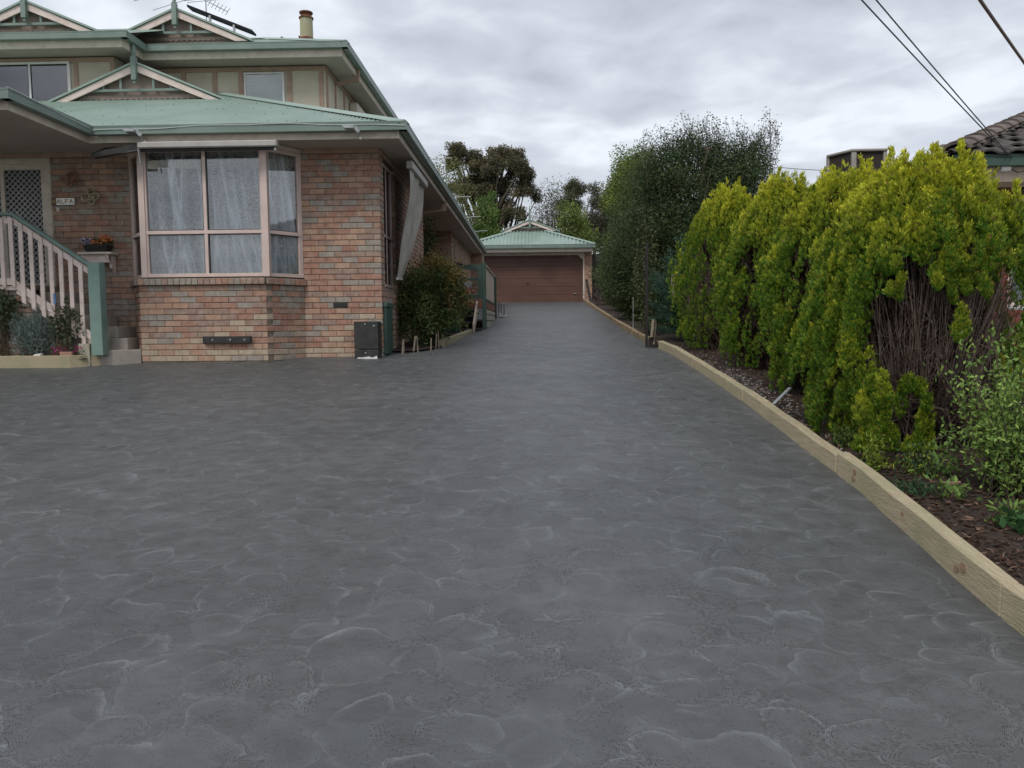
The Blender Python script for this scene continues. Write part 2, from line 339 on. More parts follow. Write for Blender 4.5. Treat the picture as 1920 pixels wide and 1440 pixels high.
# ------------------------------------------------------------------ object helpers
ORG = {}
def tag(o, label=None, cat=None, group=None, kind=None):
    if label: o['label'] = label
    if cat: o['category'] = cat
    if group: o['group'] = group
    if kind: o['kind'] = kind
    return o
def thing(name, loc, label, cat, group=None):
    o = bpy.data.objects.new(name, None); col.objects.link(o)
    o.location = loc; o.empty_display_size = .1
    ORG[o.name] = Vector(loc)
    return tag(o, label, cat, group)
class MB:
    def __init__(s): s.v = []; s.f = []; s.m = []; s.mi = 0; s.smooth = False
    def add(s, vs, fs):
        n = len(s.v); s.v += [tuple(v) for v in vs]; s.f += [tuple(i+n for i in f) for f in fs]; s.m += [s.mi]*len(fs); return s
    def box(s, x0, x1, y0, y1, z0, z1):
        vs = [(x, y, z) for z in (z0, z1) for (x, y) in ((x0, y0), (x1, y0), (x1, y1), (x0, y1))]
        return s.add(vs, [(0, 3, 2, 1), (4, 5, 6, 7), (0, 1, 5, 4), (1, 2, 6, 5), (2, 3, 7, 6), (3, 0, 4, 7)])
    def hexa(s, b, t):
        return s.add(list(b)+list(t), [(0, 3, 2, 1), (4, 5, 6, 7), (0, 1, 5, 4), (1, 2, 6, 5), (2, 3, 7, 6), (3, 0, 4, 7)])
    def obox(s, p0, u, L, d0, d1, z0, z1):
        """box along 2-D direction u from p0, length L, from d0 outward (negative) to d1 inward"""
        u = Vector(u).normalized(); n = Vector((-u.y, u.x))      # inward normal
        q = [Vector(p0)+u*a+n*d for a, d in ((0, d0), (L, d0), (L, d1), (0, d1))]
        return s.hexa([(p.x, p.y, z0) for p in q], [(p.x, p.y, z1) for p in q])
    def bar(s, a, b, w, h=None, upv=(0, 0, 1)):
        """rectangular bar from a to b, centred"""
        a = Vector(a); b = Vector(b); h = h or w; d = (b-a).normalized()
        x = d.cross(Vector(upv))
        if x.length < 1e-4: x = d.cross(Vector((0, 1, 0)))
        x.normalize(); y = x.cross(d)
        o = [x*w/2*i+y*h/2*j for i, j in ((-1, -1), (1, -1), (1, 1), (-1, 1))]
        return s.hexa([a+k for k in o], [b+k for k in o])
    def tube(s, pts, r, n=6, cap=True):
        pts = [Vector(p) for p in pts]; m = len(pts)
        rs = r if isinstance(r, (list, tuple)) else [r]*m
        vs = []
        for i, p in enumerate(pts):
            d = (pts[min(i+1, m-1)]-pts[max(i-1, 0)]).normalized()
            a = d.cross(Vector((0, 0, 1)) if abs(d.z) < .95 else Vector((1, 0, 0))).normalized(); b = a.cross(d)
            for k in range(n):
                t = 2*math.pi*k/n; vs.append(p+(a*math.cos(t)+b*math.sin(t))*rs[i])
        fs = [(i*n+k, i*n+(k+1) % n, (i+1)*n+(k+1) % n, (i+1)*n+k) for i in range(m-1) for k in range(n)]
        if cap: fs += [tuple(range(n-1, -1, -1)), tuple((m-1)*n+k for k in range(n))]
        return s.add(vs, fs)
    def lathe(s, c, prof, n=16):
        """prof = [(r, z)] about a vertical axis through c"""
        vs = [(c[0]+r*math.cos(2*math.pi*k/n), c[1]+r*math.sin(2*math.pi*k/n), c[2]+z) for r, z in prof for k in range(n)]
        fs = [(i*n+k, i*n+(k+1) % n, (i+1)*n+(k+1) % n, (i+1)*n+k) for i in range(len(prof)-1) for k in range(n)]
        fs += [tuple(range(n-1, -1, -1)), tuple((len(prof)-1)*n+k for k in range(n))]
        return s.add(vs, fs)
    def prism(s, poly, axis, a, b):
        """extrude a polygon [(p,q)] along axis ('x','y','z') from a to b"""
        mk = {'x': lambda p, q, t: (t, p, q), 'y': lambda p, q, t: (p, t, q), 'z': lambda p, q, t: (p, q, t)}[axis]
        n = len(poly)
        vs = [mk(p, q, a) for p, q in poly]+[mk(p, q, b) for p, q in poly]
        return s.add(vs, [tuple(range(n)), tuple(range(2*n-1, n-1, -1))]+[(i, i+n, (i+1) % n+n, (i+1) % n) for i in range(n)])
    def build(s, name, mat, parent=None, bevel=0, smooth=False, kind=None, label=None):
        base = ORG[parent.name] if parent is not None else Vector((0, 0, 0))
        me = bpy.data.meshes.new(name)
        V = [(v[0]-base.x, v[1]-base.y, v[2]-base.z) for v in s.v]
        me.from_pydata(V, [], s.f)
        mats = mat if isinstance(mat, list) else [mat]
        for k in mats: me.materials.append(k)
        if len(mats) > 1: me.polygons.foreach_set('material_index', s.m)
        if smooth: me.shade_smooth()
        me.update()
        # consistent outward normals
        import bmesh
        if len(s.f) < 60000:
            bm = bmesh.new(); bm.from_mesh(me); bmesh.ops.recalc_face_normals(bm, faces=bm.faces); bm.to_mesh(me); bm.free()
        o = bpy.data.objects.new(name, me); col.objects.link(o)
        if parent is not None: o.parent = parent
        ORG[o.name] = base.copy()
        if bevel:
            md = o.modifiers.new('bevel', 'BEVEL'); md.width = bevel; md.segments = 1; md.limit_method = 'ANGLE'
        return tag(o, label=label, kind=kind)
def single(mb, name, mat, label, cat, group=None, **kw):
    """a thing made of one mesh: origin at the foot of it"""
    xs = [v[0] for v in mb.v]; ys = [v[1] for v in mb.v]; zs = [v[2] for v in mb.v]
    c = Vector(((min(xs)+max(xs))/2, (min(ys)+max(ys))/2, min(zs)))
    mb.v = [(v[0]-c.x, v[1]-c.y, v[2]-c.z) for v in mb.v]
    o = mb.build(name, mat, **kw); o.location = c; ORG[o.name] = c
    return tag(o, label, cat, group)
def quads(name, V, C, mat, parent, kind=None):
    """V: (n,4,3) world, C: (n,3) colours"""
    n = len(V); base = np.array(ORG[parent.name]) if parent is not None else np.zeros(3)
    me = bpy.data.meshes.new(name)
    me.vertices.add(n*4); me.vertices.foreach_set('co', (V-base).reshape(-1).astype(np.float32))
    me.loops.add(n*4); me.loops.foreach_set('vertex_index', np.arange(n*4, dtype=np.int32))
    me.polygons.add(n); me.polygons.foreach_set('loop_start', np.arange(0, n*4, 4, dtype=np.int32))
    me.polygons.foreach_set('loop_total', np.full(n, 4, dtype=np.int32))
    me.materials.append(mat)
    at = me.color_attributes.new('Col', 'FLOAT_COLOR', 'POINT')
    cc = np.ones((n, 4, 4), dtype=np.float32); cc[:, :, :3] = C[:, None, :]
    at.data.foreach_set('color', cc.reshape(-1))
    me.update(calc_edges=True)
    o = bpy.data.objects.new(name, me); col.objects.link(o)
    if parent is not None: o.parent = parent
    ORG[o.name] = Vector(base)
    if kind: o['kind'] = kind
    return o
def unit(a):
    return a/np.maximum(np.linalg.norm(a, axis=-1, keepdims=True), 1e-9)
def leaves(P, D, L, W, S=None):
    """diamond leaves at P (n,3) along D, with side vector"""
    D = unit(D)
    if S is None: S = np.cross(D, RNG.normal(size=D.shape))
    S = unit(S)
    L = np.asarray(L).reshape(-1, 1) if np.ndim(L) else L
    W = np.asarray(W).reshape(-1, 1) if np.ndim(W) else W
    return np.stack([P, P+D*L*.45+S*W*.5, P+D*L, P+D*L*.45-S*W*.5], axis=1)

# ================================================================== GROUND
def sheet(name, xs_of, ys, dz, mat, label=None, nx=2):
    mb = MB()
    rows = []
    for y in ys:
        a, b = xs_of(y)
        rows.append([(a+(b-a)*i/(nx-1), y, gz(y)+dz) for i in range(nx)])
    vs = [p for r in rows for p in r]
    mb.add(vs, [(j*nx+i, j*nx+i+1, (j+1)*nx+i+1, (j+1)*nx+i) for j in range(len(ys)-1) for i in range(nx-1)])
    o = mb.build(name, mat); o['kind'] = 'structure'; return o
sheet('ground', lambda y: (-400, 400), [-300, -5, 0, 5, 11.7, 20, 33, 60, 900], -.05, MT['grass'], nx=9)
KX = [(-4, 1.85), (3.2, 2.01), (3.6, 2.02), (4.3, 2.08), (5, 2.13), (6.2, 2.15), (8, 2.18), (10.3, 2.14), (11.7, 2.09), (13.1, 2.0), (15, 1.96), (18, 1.95), (22, 1.99), (27, 2.03), (31.5, 2.08), (33, 2.1)]
def kx(y):
    return float(np.interp(y, [k[0] for k in KX], [k[1] for k in KX]))
ys = list(np.arange(-4, 11.7, .5))+[11.7]+list(np.arange(12, 33, .75))+[33.05]
sheet('driveway', lambda y: (-15, kx(y)+.03), ys, 0, MT['drive'])
sheet('road', lambda y: (-60, 60), [-14, -5.0], .01, MT['grey_concrete'])
ysb = list(np.arange(-4, 34, .5))
sheet('garden_soil', lambda y: (kx(y)+.05, 4.42), ysb, .05, MT['soil'])
sheet('neighbour_yard', lambda y: (4.42, 16), ysb, .02, MT['yard'])

# ------------------------------------------------------------------ right hand kerb of sleepers
def sleeper(y0, y1, h, mat, w=.085, dx=0, dz=0, name='timber_sleeper', lab='', group='timber sleepers edging the right side of the driveway', knots=()):
    mb = MB(); n = max(2, int((y1-y0)/.4)+1)
    b0, b1, t0, t1 = [], [], [], []
    for i in range(n):
        y = y0+(y1-y0)*i/(n-1); x = kx(y)+dx; z = gz(y)
        hh = h*(1+.025*math.sin(y*5.1)) + dz; wb = .004*math.sin(y*9.3)
        b0.append((x+wb, y, z-.06)); t0.append((x+wb*.5, y, z+hh)); b1.append((x+w, y, z-.06)); t1.append((x+w, y, z+hh+.004*math.sin(y*7)))
    vs = b0+t0+t1+b1
    fs = []
    for i in range(n-1):
        for a, b in ((0, 1), (1, 2), (2, 3), (3, 0)):
            fs.append((a*n+i, a*n+i+1, b*n+i+1, b*n+i))
    fs += [(0, n, 2*n, 3*n), (n-1, 2*n-1, 3*n-1, 4*n-1)]
    mb.add(vs, fs)
    if not knots: return single(mb, name, mat, lab, 'timber sleeper', group, bevel=.007)
    ro = thing(name, (kx(y0)+dx, y0, gz(y0)), lab, 'timber sleeper', group)
    mb.build('board', mat, ro, bevel=.007)
    for ky, kz, r in knots:
        k = MB(); c = (kx(ky)+dx, ky, gz(ky)+kz)
        vs = [(c[0]-.0035+.004*math.sin(ky*9.3), c[1]+r*1.25*math.cos(t*.7854)*(1+.15*math.sin(3*t)), c[2]+r*math.sin(t*.7854)) for t in range(8)]
        vs += [(v[0]+.03, v[1], v[2]) for v in vs]
        k.add(vs, [tuple(range(8)), tuple(range(15, 7, -1))]+[(i, (i+1) % 8, (i+1) % 8+8, i+8) for i in range(8)])
        k.build('knot', MT['knot'], ro)
    return ro
sleeper(1.0, 3.3, .155, MT['pine'], lab='nearest pale pine sleeper at the lower right corner of the photo', knots=())
sleeper(3.305, 5.44, .155, MT['pine'], lab='long pale pine sleeper with dark knots beside the leafy green shrub', knots=((3.62, .085, .022), (3.68, .055, .018), (5.12, .11, .018), (5.14, .06, .016), (4.35, .09, .014)))
sleeper(5.47, 7.35, .135, MT['pine'], lab='pine sleeper beside the bare brown twigs of the nearest conifer', dz=-.004)
sleeper(7.37, 8.05, .13, MT['pine'], lab='short pine offcut sleeper beside the grey metal peg in the soil', dx=.004)
sleeper(8.07, 10.4, .125, MT['pine'], lab='pine sleeper below the middle golden conifers, its front edge rough')
sleeper(10.42, 12.6, .125, MT['pine'], lab='pine sleeper ending at the black steel post')
sleeper(12.98, 15.3, .10, MT['old_pine'], lab='weathered brown sleeper just beyond the black steel post')
sleeper(15.33, 18.2, .10, MT['old_pine'], lab='weathered sleeper below the ivy-like hedge, second beyond the black post', dz=.01)
sleeper(18.25, 21.8, .10, MT['old_pine'], lab='weathered sleeper third beyond the black post, under the dark hedge', dx=.01)
sleeper(21.85, 25.8, .11, MT['old_pine'], lab='weathered sleeper fourth beyond the black post')
sleeper(25.85, 29.3, .12, MT['old_pine'], lab='weathered sleeper last but one before the garage', dz=.01)
sleeper(29.35, 32.9, .14, MT['old_pine'], lab='broken weathered sleeper touching the garage wall')
# black post and timber leaning on it
p = MB(); p.box(1.85, 1.89, 12.78, 12.82, gz(12.8)-.02, 1.33)
single(p, 'steel_post', MT['steel_black'], 'tall thin black steel post standing in the kerb gap', 'post')
p = MB(); p.box(1.90, 2.03, 12.74, 12.80, gz(12.8)-.02, gz(12.8)+.17)
single(p, 'timber_block', MT['steel_black'], 'short black painted block at the foot of the black post', 'block')
p = MB(); p.bar((1.94, 12.70, gz(12.8)+.17), (1.975, 12.74, gz(12.8)+.46), .045, .03); p.bar((1.985, 12.74, gz(12.8)+.05), (2.01, 12.76, gz(12.8)+.43), .02, .03)
single(p, 'timber_stake', MT['stake'], 'pale splintered timber stake leaning beside the black post', 'stake')
p = MB(); p.bar((2.33, 13.0, gz(13)+.85), (2.335, 13.02, gz(13)+1.2), .055, .03)
single(p, 'timber_offcut', MT['stake'], 'small pale timber offcut caught among the blue-green conifer branches', 'stake')
p = MB(); p.box(1.975, 1.99, 15.4, 15.415, gz(15.4), gz(15.4)+.75)
single(p, 'thin_stake', MT['galv'], 'thin grey stake standing before the dark hedge', 'stake')
p = MB(); p.bar((2.30, 7.42, gz(7.4)+.10), (2.52, 7.62, gz(7.6)+.22), .035, .012)
single(p, 'metal_peg', MT['galv'], 'flat grey metal peg lying tilted on the soil behind the kerb', 'peg')

# ================================================================== BRICKWORK
def brick_mesh(mat):
    """unit-length brick, 76 mm high, chamfered face; front at local -y"""
    me = bpy.data.meshes.new('brick')
    H, D, c, cx = .076, .105, .005, .018
    v = [(0, D, 0), (1, D, 0), (1, D, H), (0, D, H), (0, .003, 0), (1, .003, 0), (1, .003, H), (0, .003, H),
         (cx, 0, c), (1-cx, 0, c), (1-cx, 0, H-c), (cx, 0, H-c)]
    f = [(0, 3, 2, 1), (0, 1, 5, 4), (1, 2, 6, 5), (2, 3, 7, 6), (3, 0, 4, 7), (4, 5, 9, 8), (5, 6, 10, 9), (6, 7, 11, 10), (7, 4, 8, 11), (8, 9, 10, 11)]
    me.from_pydata(v, [], f); me.materials.append(mat); me.update()
    return me
BM_ = {n: brick_mesh(MT[n]) for n, _, _ in BR}
BM_['red_brick'] = brick_mesh(MT['red_brick'])
BV = [(0, .105, 0), (1, .105, 0), (1, .105, .076), (0, .105, .076), (0, .003, 0), (1, .003, 0), (1, .003, .076), (0, .003, .076),
      (.018, 0, .005), (.982, 0, .005), (.982, 0, .071), (.018, 0, .071)]
BF = [(0, 3, 2, 1), (0, 1, 5, 4), (1, 2, 6, 5), (2, 3, 7, 6), (3, 0, 4, 7), (4, 5, 9, 8), (5, 6, 10, 9), (6, 7, 11, 10), (7, 4, 8, 11), (8, 9, 10, 11)]
def lay_bricks(p0, u, L, z0, z1, openings=(), start=(0, 0), end=(0, 0), pick=None, phase=0):
    """list of bricks (x,y,z,len,angle,matname); course height 86 mm"""
    out = []; u = Vector(u).normalized(); ang = math.atan2(u.y, u.x); n = int(round((z1-z0)/.086))
    for c in range(n):
        z = z0+c*.086+.005
        a0 = start[c % 2]; a1 = L-end[c % 2]
        s = -.24+(.12 if (c+phase) % 2 else 0)
        while s < a1:
            b0, b1 = max(s, a0), min(s+.235, a1)
            s += .24
            if b1-b0 < .035: continue
            segs = [(b0, b1)]
            for o0, o1, q0, q1 in openings:
                if z+.076 > q0+.005 and z < q1-.005:
                    ns = []
                    for c0, c1 in segs:
                        if c1 <= o0 or c0 >= o1: ns.append((c0, c1)); continue
                        if c0 < o0: ns.append((c0, o0))
                        if c1 > o1: ns.append((o1, c1))
                    segs = ns
            for c0, c1 in segs:
                if c1-c0 < .03: continue
                r = random.random(); jit = random.uniform(-.0035, .002)
                x = p0[0]+u.x*c0 + u.y*(-jit); y = p0[1]+u.y*c0 + u.x*jit
                out.append((x, y, z, c1-c0, ang, pick(z, r)))
    return out
def place_bricks(bricks, wall_parent, individual):
    """the first `individual` of the list as objects, the rest joined as one part"""
    base = ORG[wall_parent.name]
    for x, y, z, l, a, m in bricks[:individual]:
        o = bpy.data.objects.new('brick', BM_[m]); col.objects.link(o); o.parent = wall_parent
        o.location = (x-base.x, y-base.y, z-base.z); o.rotation_euler = (random.uniform(-.004, .004), 0, a); o.scale = (l, 1, 1)
    rest = bricks[individual:]
    if rest:
        names = sorted(set(b[5] for b in rest)); mb = MB()
        for x, y, z, l, a, m in rest:
            mb.mi = names.index(m); ca, sa = math.cos(a), math.sin(a)
            mb.add([(x+vx*l*ca-vy*sa, y+vx*l*sa+vy*ca, z+vz) for vx, vy, vz in BV], BF)
        mb.build('brick', [MT[n] for n in names], wall_parent, kind='stuff')
def wall_body(mb, p0, u, L, z0, z1, openings=(), thick=.22, rec=.013):
    openings = tuple((a-.008, b+.008, c, d) for a, b, c, d in openings)
    xs_ = sorted(set([0, L]+[o[0] for o in openings]+[o[1] for o in openings])); zs = sorted(set([z0, z1]+[o[2] for o in openings]+[o[3] for o in openings]))
    u = Vector(u).normalized()
    for i in range(len(xs_)-1):
        for j in range(len(zs)-1):
            cx, cz = (xs_[i]+xs_[i+1])/2, (zs[j]+zs[j+1])/2
            if any(o[0] < cx < o[1] and o[2] < cz < o[3] for o in openings): continue
            mb.obox((p0[0]+u.x*xs_[i], p0[1]+u.y*xs_[i]), u, xs_[i+1]-xs_[i], rec, thick, zs[j], zs[j+1])
def pick_main(z, r):
    if z < -.36:   # bottom courses are of pale salt-stained brick
        return ['brick_tan', 'brick_tan', 'brick_tan', 'brick_orange', 'brick_grey'][int(r*5)]
    if z < .15:
        return ['brick_tan', 'brick_orange', 'brick_orange', 'brick_grey', 'brick_red', 'brick_brown', 'brick_orange', 'brick_red'][int(r*8)]
    return ['brick_red', 'brick_orange', 'brick_grey', 'brick_red', 'brick_brown', 'brick_grey', 'brick_orange', 'brick_red', 'brick_brown'][int(r*9)]

# ================================================================== THE HOUSE
house = thing('brick_house', (-5, 14, -.45), 'two-storey brick and render house with green corrugated roofs and bay window', 'house')
XW, YF = -2.31, 11.75            # right-hand corner of the front wall
SOF = 2.68                       # soffit height
wall = MB()
zb = -.483
# main front wall right of the bay
wall_body(wall, (-3.50, YF), (1, 0), 1.176, zb-.1, SOF)
# wall behind / left of the bay up to the door, then beyond
wall_body(wall, (-9.6, YF), (1, 0), 3.47, zb-.1, SOF, openings=((.75, 2.24, .62, 2.645),))
wall_body(wall, (-6.14, YF), (1, 0), 2.66, 2.60, SOF)
# side wall, first run with its window
SW_OPEN = ((.30, 1.30, .62, 2.60),)
wall_body(wall, (XW, YF+.012), (0, 1), 4.588, zb-.1, SOF, openings=tuple((a-.012, b-.012, c, d) for a, b, c, d in SW_OPEN), rec=.013)
# recess behind it
wall_body(wall, (-3.2, 16.3), (0, 1), 6.0, zb-.1, SOF, openings=((.5, 1.4, .6, 2.55), (2.2, 3.6, .9, 2.3)))
wall_body(wall, (-3.2, 21.9), (1, 0), .89, .0, SOF)
wall_body(wall, (XW, 21.912), (0, 1), 6.87, .0, SOF, openings=((.238, 1.088, .9, 2.45),))
wall_body(wall, (XW, 28.8), (1, 0), .42, .3, SOF)
wall_body(wall, (XW+.42, 28.812), (0, 1), 1.2, .3, SOF)
# bay base
BAY = [(-6.14, 11.75), (-5.775, 11.2), (-3.90, 11.2), (-3.50, 11.75)]
def seg(a, b): return (b[0]-a[0], b[1]-a[1]), math.hypot(b[0]-a[0], b[1]-a[1])
for a, b in zip(BAY[:-1], BAY[1:]):
    d, L = seg(a, b); wall_body(wall, a, d, L, zb-.1, .655)
wall_o = wall.build('wall', MT['mortar'], house)
B1 = lay_bricks((-3.50, YF), (1, 0), 1.19, zb, SOF, end=(0, .115), pick=pick_main)                        # right of the bay
B1 = [b for b in B1]
d, L = seg(BAY[1], BAY[2]); B2 = lay_bricks(BAY[1], d, L, zb, zb+13*.086, pick=pick_main, start=(0, .0), end=(.0, .0), phase=1)
d, L = seg(BAY[2], BAY[3]); B3 = lay_bricks(BAY[2], d, L, zb, zb+13*.086, pick=pick_main, start=(.11, .005), end=(.0, .0))
d, L = seg(BAY[0], BAY[1]); B4 = lay_bricks(BAY[0], d, L, zb, zb+13*.086, pick=pick_main, end=(.11, .0))
B5 = lay_bricks((-9.6, YF), (1, 0), 3.47, zb, SOF, openings=((.75, 2.24, .62, 2.645),), pick=lambda z, r: ['brick_brown', 'brick_red', 'brick_brown', 'brick_grey', 'brick_orange', 'brick_brown'][int(r*6)])
B6 = lay_bricks((XW, YF), (0, 1), 4.6, zb, SOF, openings=SW_OPEN, start=(.115, 0), pick=pick_main, phase=1)
B7 = lay_bricks((-3.2, 21.9), (1, 0), .89, -.053, SOF, pick=pick_main) + lay_bricks((XW, 21.9), (0, 1), 6.9, -.053, SOF, openings=((.25, 1.1, .9, 2.45),), pick=pick_main) \
    + lay_bricks((XW, 28.8), (1, 0), .42, .291, SOF, pick=pick_main) + lay_bricks((XW+.42, 28.8), (0, 1), 1.2, .291, SOF, pick=pick_main) + lay_bricks((-3.2, 16.3), (0, 1), 6.0, zb, SOF, openings=((.5, 1.4, .6, 2.55), (2.2, 3.6, .9, 2.3)), pick=pick_main)
first = B2+B3+[b for b in B1]
place_bricks(first+B4+B5+B6+B7, wall_o, 298)
# brick-on-edge sill of the bay
soff = [BAY[0], BAY[1], BAY[2], BAY[3]]
for si, (a, b) in enumerate(zip(BAY[:-1], BAY[1:])):
    d, L = seg(a, b); u = Vector(d).normalized(); n = int(L/.086)
    for k in range(n):
        nm = random.choice(['brick_brown', 'brick_grey', 'brick_red', 'brick_brown']); mb = MB()
        mb.obox((a[0]+u.x*(k*L/n+.004), a[1]+u.y*(k*L/n+.004)), u, L/n-.009, -.055, .12, .64, .745)
        for i in (4, 5): v = mb.v[i]; mb.v[i] = (v[0], v[1], v[2]-.018)
        mb.build('sill_brick', MT[nm], house, bevel=.004)
mb = MB()
for a, b in zip(BAY[:-1], BAY[1:]):
    d, L = seg(a, b); mb.obox(a, d, L, -.045, .12, .648, .735)
mb.build('sill_mortar', MT['mortar'], house)

# interior: dark sheets painted as unlit rooms for the windows to look into
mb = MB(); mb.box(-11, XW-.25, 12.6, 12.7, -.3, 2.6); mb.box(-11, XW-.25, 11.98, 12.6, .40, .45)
mb.build('dark_room_sheet', MT['room'], house)
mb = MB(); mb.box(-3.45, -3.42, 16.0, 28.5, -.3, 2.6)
mb.build('dark_room_sheet', MT['room'], house)

# ---------- windows
def pane_grid(parent_name, p0, u, cols, z_levels, house_, frame_mat, fw=.045, depth=.06, glass='glass', inset=.0, names='bay_window', posts=None):
    """frame as one part with its panes as sub-parts"""
    u = Vector(u).normalized(); mb = MB(); L = cols[-1]
    q = Vector(p0)
    for c in cols:
        w = fw*(1.35 if c in (cols[0], cols[-1]) else 1)
        c0 = min(max(c-w/2, 0), L-w)
        mb.obox(q+u*c0, u, w, inset-.0, inset+depth, z_levels[0], z_levels[-1])
    for z in z_levels:
        z0 = min(max(z-fw/2, z_levels[0]), z_levels[-1]-fw)
        mb.obox(q, u, L, inset-.006, inset+depth-.006, z0, z0+fw)
    fr = mb.build(parent_name, frame_mat, house_, bevel=.003)
    for i in range(len(cols)-1):
        for j in range(len(z_levels)-1):
            g = MB(); g.obox(q+u*(cols[i]+fw/2-.005), u, cols[i+1]-cols[i]-fw+.01, inset+depth*.45, inset+depth*.55, z_levels[j]+fw/2-.005, z_levels[j+1]-fw/2+.005)
            g.build('pane', MT[glass], fr)
            s = MB(); a, b_ = cols[i]+fw/2, cols[i+1]-fw/2; zz0, zz1 = z_levels[j]+fw/2, z_levels[j+1]-fw/2; t = .012
            for (c0, c1, w0, w1) in ((a, a+t, zz0, zz1), (b_-t, b_, zz0, zz1), (a+t, b_-t, zz0, zz0+t), (a+t, b_-t, zz1-t, zz1)):
                s.obox(q+u*c0, u, c1-c0, inset+depth*.2, inset+depth*.8, w0, w1)
            s.build('gasket', MT['black_plastic'], fr)
    return fr
def curtain(parent, p0, u, L, z0, z1, off, amp=.05, seed=0, base=.42, folds=14, lean=0.):
    """sheer lace curtain; Col.r = opacity where the cloth doubles up in a fold"""
    u = Vector(u).normalized(); n = Vector((-u.y, u.x)); nx, nz = 150, 60; rng = random.Random(seed)
    ph = [rng.uniform(0, 6) for _ in range(5)]
    ridges = []
    for k in range(folds):
        a = rng.uniform(-.15, 1.15); b = rng.uniform(-.12, .35)+lean; cc = rng.uniform(-.1, .25); w = rng.choice([.014, .02, .03, .05]); t0 = rng.uniform(-.3, .6); ridges.append((a, b, cc, w, t0, rng.uniform(.25, .7)))
    vs, den = [], []
    for j in range(nz+1):
        t = j/nz; z = z1+(z0-z1)*t
        for i in range(nx+1):
            s = i/nx; e_ = 0; d_ = 0
            for a, b, cc, w, t0, am in ridges:
                c_ = a+b*t+cc*t*t; g_ = math.exp(-((s-c_)/w)**2); on = 1/(1+math.exp(-(t-t0)*12))
                e_ += am*g_*on; d_ += -g_*on*min(w*2.0, .06)
            sag = .10*math.sin(s*23+t*16+ph[4])*max(0, t-.55)          # crumpled where it lies on the sill
            den.append(min(1, base+.30*t+e_+sag+.05*math.sin(s*31+ph[0])))
            d = off+amp*.5*math.sin(s*L*18+ph[1]+t*1.2)*.5+d_
            p = Vector(p0)+u*(L*s)+n*d
            vs.append((p.x, p.y, z))
    mb = MB(); W = nx+1
    mb.add(vs, [(j*W+i, j*W+i+1, (j+1)*W+i+1, (j+1)*W+i) for j in range(nz) for i in range(nx)])
    o = mb.build('lace_curtain', MT['lace'], parent, smooth=True)
    at = o.data.color_attributes.new('Col', 'FLOAT_COLOR', 'POINT'); c = np.ones((len(vs), 4), dtype=np.float32); c[:, :3] = np.array(den)[:, None]; at.data.foreach_set('color', c.reshape(-1))
    return o
WB = [(-6.14, 11.75), (-5.70, 11.24), (-3.89, 11.24), (-3.50, 11.75)]
z0w, z1w, zt = .755, 2.615, 1.405
d, L = seg(WB[1], WB[2]); bw = pane_grid('bay_window', WB[1], d, [0, L*.512, L], [z0w, zt, z1w], house, MT['window_frame'], fw=.052)
curtain(bw, (WB[1][0]+.04, WB[1][1]), d, L*.47, z0w+.03, z1w, .16, seed=1, base=.16, folds=9, lean=.0); curtain(bw, (WB[1][0]+L*.5, WB[1][1]), d, L*.47, z0w+.03, z1w, .16, seed=2, base=.34, folds=12, lean=.06)
mo = MB(); rm = random.Random(5)    # looped motif worked into the lace
cx0, cz0 = -4.06, 1.80
for (dx, dz, rr_) in ((0, .23, .05), (.02, .16, .06), (-.02, .08, .07), (-.08, .0, .06), (-.10, -.08, .05), (.0, -.04, .055), (.04, -.12, .045), (-.03, -.18, .045), (.09, .04, .05), (.14, .09, .035), (.05, .10, .05), (-.06, .12, .04)):
    mo.tube([(cx0+dx+rr_*math.cos(a_)*(1+.2*math.sin(3*a_)), 11.305, cz0+dz+rr_*.7*math.sin(a_)) for a_ in np.linspace(0, 2*math.pi, 12)], .006, 4, cap=False)
mo.build('lace_motif', MT['sign_white'], bw, kind='stuff')
d, L = seg(WB[2], WB[3]); bw = pane_grid('bay_window', WB[2], d, [0, L], [z0w, zt, z1w], house, MT['window_frame'], fw=.052)
curtain(bw, WB[2], d, L*.97, z0w+.03, z1w, .14, seed=3, base=.35, folds=12)
d, L = seg(WB[0], WB[1]); bw = pane_grid('bay_window', WB[0], d, [0, L], [z0w, zt, z1w], house, MT['window_frame'], fw=.052)
curtain(bw, WB[0], d, L*.97, z0w+.03, z1w, .14, seed=4, base=.35, folds=8)
for p in (WB[1], WB[2]):      # corner posts of the bay
    mb = MB(); mb.box(p[0]-.045, p[0]+.045, p[1]-.02, p[1]+.07, z0w-.004, z1w+.03); mb.build('bay_post', MT['window_frame'], house, bevel=.004)
mb = MB(); mb.prism([(-6.2, 11.8), (-5.75, 11.15), (-3.84, 11.15), (-3.44, 11.8)], 'z', 2.615, 2.675); mb.build('bay_head', MT['cream_trim'], house)
# side window
sw = pane_grid('side_window', (XW, YF+.30), (0, 1), [0, .5, 1.0], [.64, 1.45, 2.58], house, MT['window_frame'], fw=.045, inset=.05, glass='dark_glass')
mb = MB(); mb.box(XW-.5, XW-.46, YF+.2, YF+1.4, .6, 2.6); mb.build('dark_room_sheet', MT['room'], house)
for (y, z0, z1, w) in ((16.8, .62, 2.53, .9), (18.5, .92, 2.28, 1.4)):
    pane_grid('side_window', (-3.2, y), (0, 1), [0, w/2, w], [z0, z1], house, MT['window_frame'], inset=.05, glass='dark_glass')
pane_grid('side_window', (XW, 22.15), (0, 1), [0, .43, .85], [.92, 2.43], house, MT['window_frame'], inset=.05, glass='dark_glass')

